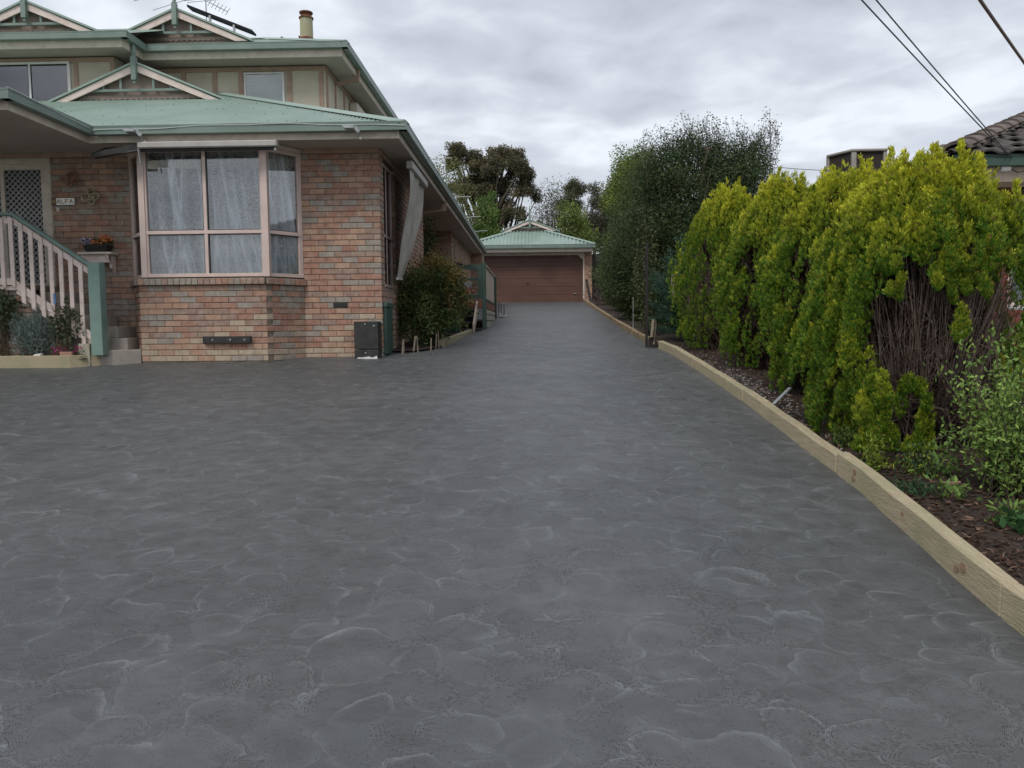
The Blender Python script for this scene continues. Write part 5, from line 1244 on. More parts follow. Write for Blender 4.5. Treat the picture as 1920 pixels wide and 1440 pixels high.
def sprays(P, UP, S, L, col_, gold, n=9, lw=.30):
    """flat conifer sprays; P base, UP axis, S side vector, L length"""
    m = len(P); UP = unit(UP); S = unit(S-np.sum(S*UP, axis=1, keepdims=True)*UP); V = []; C = []
    L = L.reshape(-1, 1)
    for k in range(n):
        t = .08+.82*k/(n-1)
        sg = 0 if k == n-1 else (1 if k % 2 else -1)
        ph = math.radians(30)*abs(sg)
        d = UP*math.cos(ph)+S*(sg*math.sin(ph))+RNG.normal(size=(m, 3))*.12
        l = L*(.62-.30*t)*RNG.uniform(.8, 1.25, (m, 1)); b_ = P+UP*L*t*.72
        V.append(leaves(b_, d, l, l*lw, S=S*math.cos(ph)-UP*sg*math.sin(ph)+RNG.normal(size=(m, 3))*.25))
        g_ = np.clip(gold+.38*(t-.35)+RNG.normal(size=m)*.07, 0, 1)[:, None]
        C.append(col_[0]*(1-g_)+col_[1]*g_)
    return np.concatenate(V), np.concatenate(C)
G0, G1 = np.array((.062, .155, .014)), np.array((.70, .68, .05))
def thuja(x, y, h, r_, lab, n_plume, seed, bare=None, name='golden_conifer', spray_n=150, extras=None, top_wide=0.):
    rng = np.random.default_rng(seed); g0 = gz(y)+.04; T = thing(name, (x, y, g0), lab, 'conifer', 'golden conifers in a row along the right side of the driveway')
    def env(t):     # radius at relative height
        return r_*np.interp(t, [0, .12, .33, .56, .74, .86, .93, 1.0], [.66, .86, 1.0, .94, .68+top_wide, .45+top_wide, .24+top_wide, .08])
    # upright plumes studding the envelope
    t = rng.uniform(0, 1, n_plume)**.8*.92+.01; th = rng.uniform(0, 2*math.pi, n_plume)
    rr = env(t)*rng.uniform(.76, 1.06, n_plume)*(1-.17*(.5+.5*np.cos(12*th+seed+3*np.sin(4*t)))**2+.05*np.sin(5*th+9*t+seed)+.04*np.sin(9*th-14*t))
    ph = rng.uniform(.22, .55, n_plume)*(1+.15*t); pw = rng.uniform(.035, .075, n_plume)
    c = np.stack([x+np.cos(th)*rr, y+np.sin(th)*rr, g0+t*h*.93], axis=1)
    keep = np.ones(n_plume, bool)
    if bare is not None: keep = ~bare(c[:, 0]-x, c[:, 1]-y, (c[:, 2]-g0)/h, rng)
    c, t, th, ph, pw = c[keep], t[keep], th[keep], ph[keep], pw[keep]
    if extras is not None:
        ex = np.array(extras); c = np.concatenate([c, ex[:, :3]]); t = np.concatenate([t, (ex[:, 2]-g0)/h]); th = np.concatenate([th, np.arctan2(ex[:, 1]-y, ex[:, 0]-x)]); ph = np.concatenate([ph, ex[:, 3]]); pw = np.concatenate([pw, ex[:, 4]])
    # many small flame-like tufts between and on the plumes
    nt_ = int(n_plume*1.7); t4 = rng.uniform(0, 1, nt_)**.8*.95+.01; th4 = rng.uniform(0, 2*math.pi, nt_)
    r4 = env(t4)*rng.uniform(.82, 1.06, nt_)*(1+.06*np.sin(7*th4+11*t4+seed)+.05*np.sin(13*th4-8*t4))
    c4 = np.stack([x+np.cos(th4)*r4, y+np.sin(th4)*r4, g0+t4*h*.95], axis=1); kp = np.ones(nt_, bool)
    if bare is not None: kp = ~bare(c4[:, 0]-x, c4[:, 1]-y, (c4[:, 2]-g0)/h, rng)
    nbig = len(c)
    c = np.concatenate([c, c4[kp]]); t = np.concatenate([t, t4[kp]]); th = np.concatenate([th, th4[kp]])
    ph = np.concatenate([ph, rng.uniform(.10, .24, kp.sum())]); pw = np.concatenate([pw, rng.uniform(.018, .042, kp.sum())])
    k = len(c); facing = (np.cos(th)*x+np.sin(th)*y)/math.hypot(x, y) < .35
    rep = np.repeat(np.arange(k), (np.where(facing, spray_n, spray_n//3)*np.where(np.arange(k) < nbig, .62, .18)).astype(int))
    a = rng.uniform(0, 2*math.pi, len(rep)); s = rng.uniform(-.5, .55, len(rep)); 
    w = np.sqrt(np.clip(1-(2*np.abs(s))**2.2, .0, 1))*(.75+.25*rng.random(len(rep)))*np.where(s > 0, 1-.9*s, 1)
    rad = np.stack([np.cos(th), np.sin(th), np.zeros(k)], axis=1)[rep]
    loc = np.stack([np.cos(a), np.sin(a), np.zeros(len(rep))], axis=1)
    out_bias = np.sum(loc*rad, axis=1)
    sel = out_bias > -.45
    rep, a, s, w, rad, loc, out_bias = rep[sel], a[sel], s[sel], w[sel], rad[sel], loc[sel], out_bias[sel]
    P = c[rep]+loc*(pw[rep]*w)[:, None]+np.stack([np.zeros(len(rep)), np.zeros(len(rep)), s*ph[rep]], axis=1)+rad*((s+.1)*-.05)[:, None]
    P[:, 2] = np.maximum(P[:, 2], g0+.03)
    UP = np.stack([np.zeros(len(rep)), np.zeros(len(rep)), np.ones(len(rep))], axis=1)*.95+loc*.28+rad*.22+rng.normal(size=(len(rep), 3))*.2
    az = rng.uniform(0, math.pi, len(rep)); S = loc*.9+np.stack([np.cos(az), np.sin(az), np.zeros(len(rep))], axis=1)*.8
    tz = (P[:, 2]-g0)/h
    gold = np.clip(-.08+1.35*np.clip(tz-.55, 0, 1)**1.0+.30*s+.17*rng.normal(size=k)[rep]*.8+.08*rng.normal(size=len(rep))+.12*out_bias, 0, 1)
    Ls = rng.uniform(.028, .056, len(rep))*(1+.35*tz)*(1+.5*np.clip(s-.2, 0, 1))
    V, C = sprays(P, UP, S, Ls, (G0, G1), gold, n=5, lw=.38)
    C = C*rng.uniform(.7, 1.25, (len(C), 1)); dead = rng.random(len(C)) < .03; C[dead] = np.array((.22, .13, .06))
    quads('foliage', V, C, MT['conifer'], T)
    # inner shaded twig mass
    m = 380 if bare is None else 1500
    th2 = rng.uniform(0, 2*math.pi, m); tt = rng.uniform(.15, .96, m); q = env(tt)*rng.uniform(.35, .93, m)
    B_ = np.stack([x+np.cos(th2)*q, y+np.sin(th2)*q, g0+tt*h*.93], axis=1); A_ = np.stack([x+rng.normal(size=m)*.10, y+rng.normal(size=m)*.10, np.full(m, g0-.02)], axis=1)
    A_[:, :2] += (B_[:, :2]-np.array((x, y)))*rng.uniform(.02, .22, (m, 1))
    bend = np.zeros((m, 3)); bend[:, :2] = (B_-A_)[:, :2]*.18; bend[:, 2] = -.10*h*tt*.6
    P, R_ = curves(A_, B_, 7, bend, rng.uniform(.006, .014, m), np.full(m, .0022)); tube_batch('stems', P, R_, MT['twig'], T)
    # fine side twigs
    if bare is not None:
        m2 = 8000; pick_ = rng.integers(0, m, m2); kk = rng.integers(2, 6, m2); A2 = P[pick_, kk]; dd_ = unit(P[pick_, kk+1]-A2)+rng.normal(size=(m2, 3))*.6
    else:
        m2 = 900; pick_ = rng.integers(0, m, m2); kk = rng.integers(2, 6, m2); A2 = P[pick_, kk]; dd_ = unit(P[pick_, kk+1]-A2)+rng.normal(size=(m2, 3))*.5
    B2 = A2+unit(dd_)*rng.uniform(.08, .30, (m2, 1)); P2, R2 = curves(A2, B2, 4, rng.normal(size=(m2, 3))*.02, np.full(m2, .0026), np.full(m2, .0008))
    tube_batch('twigs', P2, R2, MT['twig'], T, kind=None)
    # dense dead inner fronds, colour darkened to paint shade inside the crown
    m3 = 9000; th3 = rng.uniform(0, 2*math.pi, m3); t3 = rng.uniform(.02, .93, m3); q3 = env(t3)*np.sqrt(rng.uniform(0, 1, m3))*(.80 if bare is None else .55)
    P3 = np.stack([x+np.cos(th3)*q3, y+np.sin(th3)*q3, g0+t3*h*.93], axis=1)
    D3 = rng.normal(size=(m3, 3))*.4+(0, 0, 1); V3 = leaves(P3, D3, rng.uniform(.08, .16, m3), .035)
    C3 = np.tile((.035, .022, .015), (m3, 1))*rng.uniform(.5, 1.5, (m3, 1)); quads('dead_shade_fronds', V3, C3, MT['conifer'], T)
    return T
def bare_D(dx, dy, t, rng):
    """bare side facing the driveway and camera"""
    f = -(dx*.44+dy*.90); l = dx*.90-dy*.44
    return (f > -.12) & (t < .58+.05*rng.normal(size=len(dx))) & (np.abs(l-.12-.12*t) < .34+.50*t+.05*rng.normal(size=len(dx)))
def bare_A(dx, dy, t, rng):
    return (np.abs(dx+.15) < .10) & (t > .12) & (t < .42) & (dy < 0)
thuja(3.10, 6.30, 2.33, .86, 'nearest and largest golden conifer, its front bare down to brown twigs', 430, 11, bare=bare_D, spray_n=350, top_wide=.08,
      extras=[(2.30+.50*random.random(), 5.40+.2*random.random(), -.95+.50*random.random()**1.3, random.uniform(.10, .24), random.uniform(.02, .06)) for _ in range(26)]+[(2.55+.9*random.random(), 5.55+.15*random.random(), .05+.35*random.random(), random.uniform(.08, .2), random.uniform(.012, .03)) for _ in range(14)]+[(3.02, 5.52, -.02, .22, .035), (2.98, 5.5, -.10, .12, .03)])
thuja(3.20, 8.10, 2.44, .80, 'second nearest golden conifer, in front of the roof cooler', 330, 12, spray_n=210)
thuja(3.20, 10.0, 2.55, .82, 'third nearest golden conifer of the row', 330, 13, spray_n=180)
thuja(3.02, 12.0, 2.58, .84, 'farthest golden conifer of the row, beside the blue-green conifer', 330, 14, bare=bare_A, spray_n=160)

def crown(T, blobs, nclump, per, lsize, pal, mat, spread=.16, shell=.55, lw=.4, droop=0., name='crown', seed=1, flat=1.0, up_=.2):
    """foliage: clumps in the outer part of several ellipsoids"""
    rng = np.random.default_rng(seed); vol = np.array([b_[3]*b_[4]*b_[5] for b_ in blobs])**.75; pick_ = rng.choice(len(blobs), nclump, p=vol/vol.sum())
    B_ = np.array(blobs)[pick_]; d = unit(rng.normal(size=(nclump, 3))); q = (shell+(1-shell)*rng.random(nclump))[:, None]
    wob = 1+.16*np.sin(d[:, :1]*7+B_[:, :1]*3)+.12*np.sin(d[:, 2:]*9+B_[:, 1:2]*5)
    c = B_[:, :3]+d*B_[:, 3:6]*q*wob
    pc = np.array(pal); cm = pc[rng.integers(0, len(pc), nclump)]*rng.uniform(.7, 1.25, (nclump, 1))
    rep = np.repeat(np.arange(nclump), per); n = len(rep)
    P = c[rep]+np.clip(rng.normal(size=(n, 3)), -1.5, 1.5)*spread*np.array((1, 1, flat))
    D = rng.normal(size=(n, 3))+d[rep]*.5+np.array((0, 0, up_))-np.array((0, 0, droop))
    V = leaves(P, D, rng.uniform(.7, 1.3, n)*lsize, lsize*lw)
    C = cm[rep]*rng.uniform(.85, 1.18, (n, 1))
    quads(name, V, C, mat, T)
    return c
def limbs(T, base, targets, mat, r0=.05, k=8, seed=0, frac=.5, n=4, name='branch'):
    rng = np.random.default_rng(seed); m = len(targets); base = np.array(base, float); t = np.asarray(targets)
    A_ = np.tile(base, (m, 1)); A_[:, 2] += (t[:, 2]-base[2])*rng.uniform(.05, frac, m); A_[:, :2] += rng.normal(size=(m, 2))*r0*.5
    bend = np.zeros((m, 3)); bend[:, 2] = (t[:, 2]-A_[:, 2])*-.12; bend += rng.normal(size=(m, 3))*.06*np.linalg.norm(t-A_, axis=1)[:, None]
    P, R_ = curves(A_, t, k, bend, rng.uniform(.25, .7, m)*r0, np.full(m, r0*.06)); tube_batch(name, P, R_, mat, T, n=n)
def trunk(T, x, y, z0, z1, r0, mat, lean=(0, 0), n=9, r1=None):
    pts = [(x+lean[0]*t+.03*math.sin(t*6), y+lean[1]*t, z0+(z1-z0)*t) for t in np.linspace(0, 1, 9)]
    mb = MB(); mb.tube(pts, [r0*(1-.6*t) for t in np.linspace(0, 1, 9)], n); mb.build('trunk', mat, T, smooth=True)

# big dark tree behind the first conifers
Y0 = 15.8; X0 = 3.45; g0 = gz(Y0)
T = thing('evergreen_tree', (X0, Y0, g0), 'tall broad dark evergreen tree with fine leaves, behind the golden conifers', 'tree')
trunk(T, X0, Y0, g0, 3.4, .13, MT['bark'])
bl = [(3.4, 15.8, 2.3, 1.2, 1.1, 1.35), (2.75, 15.6, 2.1, .92, .9, 1.4), (4.0, 15.9, 2.7, .75, .9, .85), (3.0, 15.4, .8, 1.0, .8, 1.3), (2.55, 15.5, 2.9, .45, .5, .70), (3.3, 15.8, 3.35, .6, .6, .40), (4.5, 15.9, 3.3, .25, .3, .40), (3.8, 15.6, 1.4, 1.0, .9, 1.2), (4.2, 15.8, 3.1, .4, .5, .4)]
c = crown(T, bl, 1700, 58, .062, [(.055, .088, .034), (.068, .10, .038), (.042, .066, .028), (.09, .12, .05)], MT['leaf'], spread=.12, shell=.45, lw=.34, seed=21, droop=.3)
limbs(T, (X0, Y0, g0), c[::9], MT['bark'], .08, seed=3)
# loose tip sprays against the sky
rng = np.random.default_rng(5); m = 260
tips = np.stack([rng.uniform(2.1, 5.05, m), rng.uniform(15.4, 16.1, m), np.zeros(m)], axis=1); tips[:, 0] = rng.uniform(2.1, 4.7, m); tips[:, 2] = 3.20+.62*np.sin((tips[:, 0]-1.9)*1.1)+rng.uniform(-.35, .36, m)
tips[:40] = np.array((4.62, 15.8, 3.75))+rng.normal(size=(40, 3))*(.12, .1, .30); tips[:40, 0] += (tips[:40, 2]-3.9)*.45
A_ = tips-np.array((0, 0, .55))+rng.normal(size=(m, 3))*.15; P, R_ = curves(A_, tips, 5, rng.normal(size=(m, 3))*.05, np.full(m, .006), np.full(m, .0015)); tube_batch('branch', P, R_, MT['bark'], T)
per = 26; rep = np.repeat(np.arange(m), per); tt = rng.random(len(rep))[:, None]; PP = A_[rep]*(1-tt)+tips[rep]*tt+rng.normal(size=(len(rep), 3))*.045
quads('tip_leaves', leaves(PP, rng.normal(size=(len(rep), 3))+(0, 0, .2), .055, .02), np.tile((.075, .095, .045), (len(rep), 1))*rng.uniform(.6, 1.5, (len(rep), 1)), MT['leaf'], T)
mb = MB(); mb.tube([(3.30, 15.5, 2.5), (3.33, 15.4, 3.0), (3.40, 15.3, 3.30), (3.41, 15.3, 3.42)], [.035, .035, .04, .04], 7); mb.tube([(3.40, 15.3, 3.33), (3.32, 15.3, 3.43)], .02, 6); mb.build('pruned_limb', MT['bark'], T)
mb = MB(); mb.tube([(3.30, 14.6, 2.85), (3.22, 14.55, 2.5), (3.12, 14.5, 2.1), (3.08, 14.5, 1.8)], .006, 5); mb.build('hanging_branch', MT['bark'], T)
# weeping hedge trees farther up
def hedge(x, y, z1, rx, ry, lab, seed, pal, ncl=900, per=50, ls=.07, extra=(), tr=True):
    g0 = gz(y); T = thing('hedge_tree', (x, y, g0), lab, 'tree', 'trees screening the right side of the driveway'); hz_ = (z1-g0)/2
    trunk(T, x, y, g0, g0+1.6*hz_, .09, MT['pale_bark'])
    bl = [(x, y, g0+hz_*1.0, rx, ry, hz_*.98), (x-.1, y-.1, g0+hz_*.55, rx*.98, ry, hz_*.6)]+list(extra)
    c = crown(T, bl, ncl, per, ls, pal, MT['leaf'], spread=.14, shell=.6, lw=.35, seed=seed, droop=.7)
    limbs(T, (x, y, g0), c[::12], MT['bark'], .06, seed=seed)
    return T
dk_ = [(.050, .080, .030), (.042, .065, .026), (.065, .095, .035)]; ol = [(.075, .105, .032), (.060, .088, .030), (.10, .125, .04)]
hedge(3.05, 19.5, 3.3, 1.05, 1.3, 'dense dark hedge tree just beyond the tall evergreen, drooping over the kerb', 31, dk_, 1150, 56)
hedge(3.2, 24.0, 4.2, 1.05, 1.6, 'olive green hedge tree midway to the garage, its top a little lighter', 32, ol, 800, 50, .08, extra=((3.3, 23.5, 4.2, .6, .7, .6),))
hedge(3.45, 28.6, 4.3, 1.15, 1.8, 'dark hedge tree beside the right corner of the garage', 33, dk_, 600, 45, .09)
# climbing trunk with reddish bark beside the black post
T = thing('ivy_trunk', (2.2, 14.4, gz(14.4)), 'slender reddish trunk with pale ivy leaves behind the black post', 'tree')
mb = MB(); mb.tube([(2.12, 14.4, gz(14.4)), (2.10, 14.4, .4), (2.06, 14.4, .9), (2.04, 14.4, 1.35)], [.05, .045, .035, .025], 8); mb.build('trunk', MT['pale_bark'], T, smooth=True)
P = RNG.normal(size=(1800, 3))*(.10, .06, .5)+(2.08, 14.35, .9); P[:, 2] = np.clip(P[:, 2], 0, 2.1); quads('leaves', leaves(P, RNG.normal(size=(1800, 3)), .05, .035), np.tile((.10, .115, .05), (1800, 1))*RNG.uniform(.4, 1.3, (1800, 1)), MT['leaf'], T)
# blue-green sprawling conifer
T = thing('bluegreen_conifer', (2.65, 13.35, gz(13.35)), 'blue-green juniper with arching feathery branches beside the black post', 'conifer')
rng = np.random.default_rng(8); m = 170; th = rng.uniform(0, 2*math.pi, m); el = rng.uniform(.15, 1.45, m); Lb = rng.uniform(.6, 1.45, m)*(.55+.45*np.sin(el))
A_ = np.tile((2.65, 13.35, gz(13.35)+.05), (m, 1))+np.stack([np.zeros(m), np.zeros(m), rng.uniform(0, .7, m)], axis=1)
B_ = A_+np.stack([np.cos(th)*np.cos(el)*Lb*.75, np.sin(th)*np.cos(el)*Lb*.75, np.sin(el)*Lb*.9], axis=1); B_[:, 0] = np.maximum(B_[:, 0], 1.93)
P, R_ = curves(A_, B_, 8, np.tile((0, 0, .12), (m, 1)), np.full(m, .012), np.full(m, .003)); tube_batch('branches', P, R_, MT['bark'], T)
per = 150; rep = np.repeat(np.arange(m), per); tt = rng.uniform(.25, 1, len(rep)); i0 = np.minimum((tt*7).astype(int), 6); fr = (tt*7-i0)[:, None]; PP = P[rep, i0]*(1-fr)+P[rep, i0+1]*fr; dirn = unit(P[rep, i0+1]-P[rep, i0])
dd_ = dirn*.9+rng.normal(size=(len(rep), 3))*.38; PP = PP+rng.normal(size=PP.shape)*.025
quads('foliage', leaves(PP, dd_, rng.uniform(.05, .12, len(rep)), .012), (np.array((.050, .105, .070))*rng.uniform(.5, 1.5, (len(rep), 1))), MT['conifer'], T)

# side bush by the house
T = thing('side_bush', (-1.85, 13.4, gz(13.4)), 'leafy bush with yellow-orange tips against the side wall of the house', 'bush')
bl = [(-1.78, 13.45, .62, .52, .5, .62), (-1.85, 13.2, .15, .50, .55, .45), (-1.55, 13.6, .55, .42, .4, .45), (-2.0, 13.3, .5, .32, .4, .5)]
c = crown(T, bl, 520, 26, .075, [(.075, .105, .035), (.06, .095, .03), (.10, .115, .035)], MT['leaf'], spread=.07, shell=.45, lw=.32, seed=41, droop=.3)
bl = [(-1.7, 13.45, .95, .45, .42, .30), (-1.4, 13.4, .6, .22, .3, .42)]
crown(T, bl, 150, 22, .065, [(.22, .17, .05), (.26, .20, .06), (.17, .17, .05), (.20, .11, .05)], MT['leaf'], spread=.07, shell=.55, lw=.32, seed=42, name='young_leaves')
limbs(T, (-1.8, 13.4, gz(13.4)), c[::6], MT['bark'], .03, seed=4, frac=.2)
# potted climber in the recess
T = thing('trellis_plant', (-2.45, 17.3, .1), 'climbing plant on pale canes in the dark recess of the side wall', 'plant')
for k, (x, y) in enumerate(((-2.52, 16.9), (-2.45, 17.05), (-2.36, 16.95), (-2.22, 17.1), (-2.02, 17.3))):
    mb = MB(); mb.tube([(x, y, .2), (x-.03, y, 1.95-.08*k)], .009, 5); mb.build('cane', MT['stake'], T)
P = RNG.normal(size=(1300, 3))*(.10, .12, .48)+(-2.26, 17.0, 1.45); P[:, 2] = np.clip(P[:, 2], .3, 2.35); quads('leaves', leaves(P, RNG.normal(size=(1300, 3)), .075, .03), np.tile((.06, .085, .035), (1300, 1))*RNG.uniform(.5, 1.6, (1300, 1)), MT['leaf'], T)

# left bed: lavender, rose bush, pink flowers, pot, pale stones
def shrub_blob(name, loc, rad, n, ls, pal, lab, cat, seed, lw=.2, up_=.8, mat='leaf'):
    T = thing(name, (loc[0], loc[1], gz(loc[1])), lab, cat); rng = np.random.default_rng(seed)
    d = unit(rng.normal(size=(n, 3))); P = np.array(loc)+d*np.array(rad)*(rng.random((n, 1))**.4)*(1+.2*np.sin(d[:, :1]*8)); P[:, 2] = np.maximum(P[:, 2], gz(loc[1])+.1)
    D = rng.normal(size=(n, 3))*.6+d*.6+(0, 0, up_); pc = np.array(pal); C = pc[rng.integers(0, len(pc), n)]*rng.uniform(.7, 1.3, (n, 1))
    quads('foliage', leaves(P, D, rng.uniform(.7, 1.3, n)*ls, ls*lw), C, MT[mat], T)
    m = 60; A_ = np.tile((loc[0], loc[1], gz(loc[1])+.1), (m, 1))+rng.normal(size=(m, 3))*(.06, .03, 0); B_ = P[rng.integers(0, n, m)]
    P2, R2 = curves(A_, B_, 5, rng.normal(size=(m, 3))*.02, np.full(m, .004), np.full(m, .0015)); tube_batch('stems', P2, R2, MT['stem'], T)
    return T
shrub_blob('lavender_bush', (-7.25, 10.98, -.10), (.36, .12, .34), 3400, .075, [(.20, .25, .22), (.15, .20, .17), (.25, .29, .27)], 'silvery grey-green lavender bush in the left flower bed', 'bush', 51, lw=.13, up_=1.3)
shrub_blob('rose_bush', (-7.72, 10.98, .30), (.26, .12, .30), 700, .07, [(.08, .11, .06), (.11, .13, .07)], 'loose rose bush with small leaves at the far left before the landing', 'bush', 52, lw=.55, up_=.1)
T = shrub_blob('climbing_rose', (-6.75, 10.93, .05), (.24, .06, .36), 480, .065, [(.07, .10, .055), (.12, .13, .08)], 'sparse rose stems growing up through the stair pickets', 'plant', 53, lw=.55, up_=.1)
T = thing('pink_flowers', (-6.72, 10.9, -.42), 'low clump of magenta pink flowers behind the left bed edging', 'flowers')
pts = RNG.uniform((-6.95, 10.88, -.40), (-6.48, 11.0, -.24), (110, 3)); petals('petals', pts, [(.55, .06, .26)]*110, .022, T)
P = RNG.uniform((-6.98, 10.88, -.42), (-6.45, 11.0, -.30), (500, 3)); quads('foliage', leaves(P, RNG.normal(size=(500, 3))+(0, 0, .6), .04, .012), np.tile((.08, .13, .06), (500, 1))*RNG.uniform(.6, 1.3, (500, 1)), MT['leaf'], T)
mb = MB(); mb.box(-6.80, -6.62, 10.85, 10.90, -.43, -.315); single(mb, 'paving_offcut', MT['terracotta'], 'small upright terracotta block behind the bed edging by the pink flowers', 'block', bevel=.006)
mb = MB(); mb.hexa([(-7.20, 10.86, -.40), (-7.08, 10.86, -.40), (-7.08, 10.93, -.39), (-7.20, 10.93, -.39)], [(-7.19, 10.86, -.355), (-7.09, 10.86, -.35), (-7.09, 10.93, -.33), (-7.19, 10.93, -.34)]); single(mb, 'white_stone', MT['white_paint'], 'small white stone on the left bed edging below the lavender', 'stone')
mb = MB(); mb.tube([(-6.86, 10.92, -.4), (-6.865, 10.92, .40)], .007, 6); bk = thing('blue_pinwheel', (-6.86, 10.92, -.4), 'thin garden stake with a small blue tip before the stair pickets', 'garden stake')
mb.build('stick', MT['rust'], bk); mb = MB(); mb.hexa([(-6.885, 10.91, .37), (-6.85, 10.91, .36), (-6.85, 10.925, .36), (-6.885, 10.925, .37)], [(-6.885, 10.91, .52), (-6.86, 10.91, .53), (-6.86, 10.925, .53), (-6.885, 10.925, .52)]); mb.build('tip', MT['blue'], bk)

# light green shrub at the right edge, with its stake
T = thing('young_shrub', (2.95, 4.75, gz(4.75)), 'light green small-leaved young shrub at the right edge of the photo', 'shrub')
rng = np.random.default_rng(61); m = 95; gs = gz(4.75)
A_ = np.tile((2.97, 4.8, gs), (m, 1))+rng.normal(size=(m, 3))*(.07, .07, 0); B_ = np.stack([rng.uniform(2.66, 3.5, m), rng.uniform(4.45, 5.2, m), gs+rng.uniform(.25, .92, m)], axis=1); B_[:8, 2] = gs+rng.uniform(1.0, 1.12, 8); B_[:8, 0] = rng.uniform(2.8, 3.1, 8)
P, R_ = curves(A_, B_, 9, np.tile((0, 0, .10), (m, 1)), np.full(m, .007), np.full(m, .002)); tube_batch('stems', P, R_, MT['stem'], T)
per = 78; rep = np.repeat(np.arange(m), per); tt = rng.uniform(.15, 1, len(rep)); i0 = np.minimum((tt*8).astype(int), 7); fr = (tt*8-i0)[:, None]; PP = P[rep, i0]*(1-fr)+P[rep, i0+1]*fr+rng.normal(size=(len(rep), 3))*.028
dirn = unit(P[rep, i0+1]-P[rep, i0]); dd_ = dirn*.3+rng.normal(size=(len(rep), 3))*.7+(0, 0, .25)
C = np.array([(.27, .38, .09), (.20, .31, .07), (.13, .22, .055)])[rng.integers(0, 3, len(rep))]*rng.uniform(.75, 1.25, (len(rep), 1)); quads('leaves', leaves(PP, dd_, rng.uniform(.028, .045, len(rep)), .017), C, MT['leaf'], T)
mb = MB(); mb.bar((3.10, 4.95, gs-.02), (3.09, 4.97, gs+.62), .045, .045); single(mb, 'shrub_stake', MT['grey_board'], 'weathered square stake behind the light green shrub', 'stake')
def tuft(name, x, y, r_, h, n, ls, pal, lab, seed, lw=.45, cat='weed', up_=.8):
    T = thing(name, (x, y, gz(y)+.05), lab, cat); rng = np.random.default_rng(seed); P = np.stack([x+rng.normal(size=n)*r_, y+rng.normal(size=n)*r_, gz(y)+.05+rng.random(n)**1.4*h], axis=1)
    pc = np.array(pal); quads('leaves', leaves(P, rng.normal(size=(n, 3))*.7+(0, 0, up_), rng.uniform(.7, 1.3, n)*ls, ls*lw), pc[rng.integers(0, len(pc), n)]*rng.uniform(.7, 1.3, (n, 1)), MT['leaf'], T)
    m = max(6, n//25); A_ = np.stack([x+rng.normal(size=m)*r_*.4, y+rng.normal(size=m)*r_*.4, np.full(m, gz(y)+.03)], axis=1); B_ = P[rng.integers(0, n, m)]; P2, R2 = curves(A_, B_, 4, rng.normal(size=(m, 3))*.01, np.full(m, .003), np.full(m, .001)); tube_batch('stems', P2, R2, MT['stem'], T)
YG = [(.22, .27, .035), (.14, .21, .03)]; DG = [(.035, .075, .035), (.05, .095, .04)]; LG = [(.16, .25, .06), (.11, .19, .05)]
tuft('conifer_seedling', 2.36, 5.35, .05, .24, 420, .04, YG, 'little yellow-green conifer shoot just behind the kerb below the bare twigs', 71, .25)
tuft('conifer_seedling', 2.62, 5.25, .08, .20, 420, .035, YG+DG, 'yellowish shoots on the soil right of the little conifer shoot', 72, .3)
tuft('broadleaf_weed', 2.74, 5.2, .07, .22, 120, .05, LG, 'pale leafy weed between the conifer shoots and the light green shrub', 73, .5)
tuft('ground_weed', 2.37, 4.85, .08, .07, 330, .035, DG, 'dark green feathery weed hugging the kerb', 74, .35)
tuft('ground_weed', 2.42, 6.0, .05, .14, 300, .045, [(.06, .10, .025), (.09, .13, .03)], 'green tuft behind the kerb under the nearest conifer', 75, .3)
tuft('ground_weed', 2.66, 4.2, .06, .07, 60, .06, [(.06, .14, .05)], 'small round-leaved green weed on the mulch', 76, .8)
tuft('ground_weed', 2.78, 4.3, .10, .12, 260, .05, LG, 'bright green weeds at the foot of the light green shrub', 77, .35)
tuft('ground_weed', 2.56, 4.75, .06, .10, 50, .06, LG, 'few pale seedling leaves on the mulch left of the light green shrub', 78, .4)
T = thing('red_flowers', (2.92, 4.28, gz(4.3)), 'few small crimson flowers at the right edge of the photo', 'flowers'); petals('petals', [(2.93, 4.3, gz(4.3)+.19), (2.95, 4.35, gz(4.3)+.2), (2.91, 4.22, gz(4.3)+.10), (2.95, 4.2, gz(4.3)+.12)]*3, [(.55, .03, .06)]*12, .04, T)
# pink shrub near garage and dark plank leaning
tuft('pink_shrub', 2.42, 28.2, .18, .75, 500, .07, [(.20, .11, .12), (.10, .09, .06)], 'small dull pink shrub beside the kerb near the garage', 79, .4, 'shrub')
mb = MB(); mb.bar((2.30, 30.8, gz(31)), (2.12, 31, gz(31)+.95), .10, .04, upv=(0, 1, 0)); single(mb, 'leaning_plank', MT['steel_black'], 'dark plank leaning outward beside the right garage wall', 'plank')

# mulch and litter
n = 15000; rng = np.random.default_rng(91); yy = 2.6+rng.random(n)**2.0*10; xx = np.interp(yy, [k[0] for k in KX], [k[1] for k in KX])+.12+rng.random(n)**1.2*1.7
zz_ = np.interp(yy, [-5, 11.7, 33], [-2.09, -.4534, 1.0])+.062
V = leaves(np.stack([xx, yy, zz_], axis=1), rng.normal(size=(n, 3))*(1, 1, .22), rng.uniform(.02, .10, n)**1.15, .024, S=rng.normal(size=(n, 3))*(1, 1, .3))
C = np.array([(.10, .056, .038), (.05, .030, .022), (.17, .10, .07), (.27, .17, .12)])[rng.choice(4, n, p=[.4, .4, .15, .05])]
quads('bark_mulch', V, C, MT['petal'], None, kind='stuff')
n = 1500; yy = 8.6+rng.normal(size=n)*1.3; xx = np.interp(yy, [k[0] for k in KX], [k[1] for k in KX])+.11+rng.random(n)**2*.35; zz_ = np.interp(yy, [-5, 11.7, 33], [-2.09, -.4534, 1.0])+.066
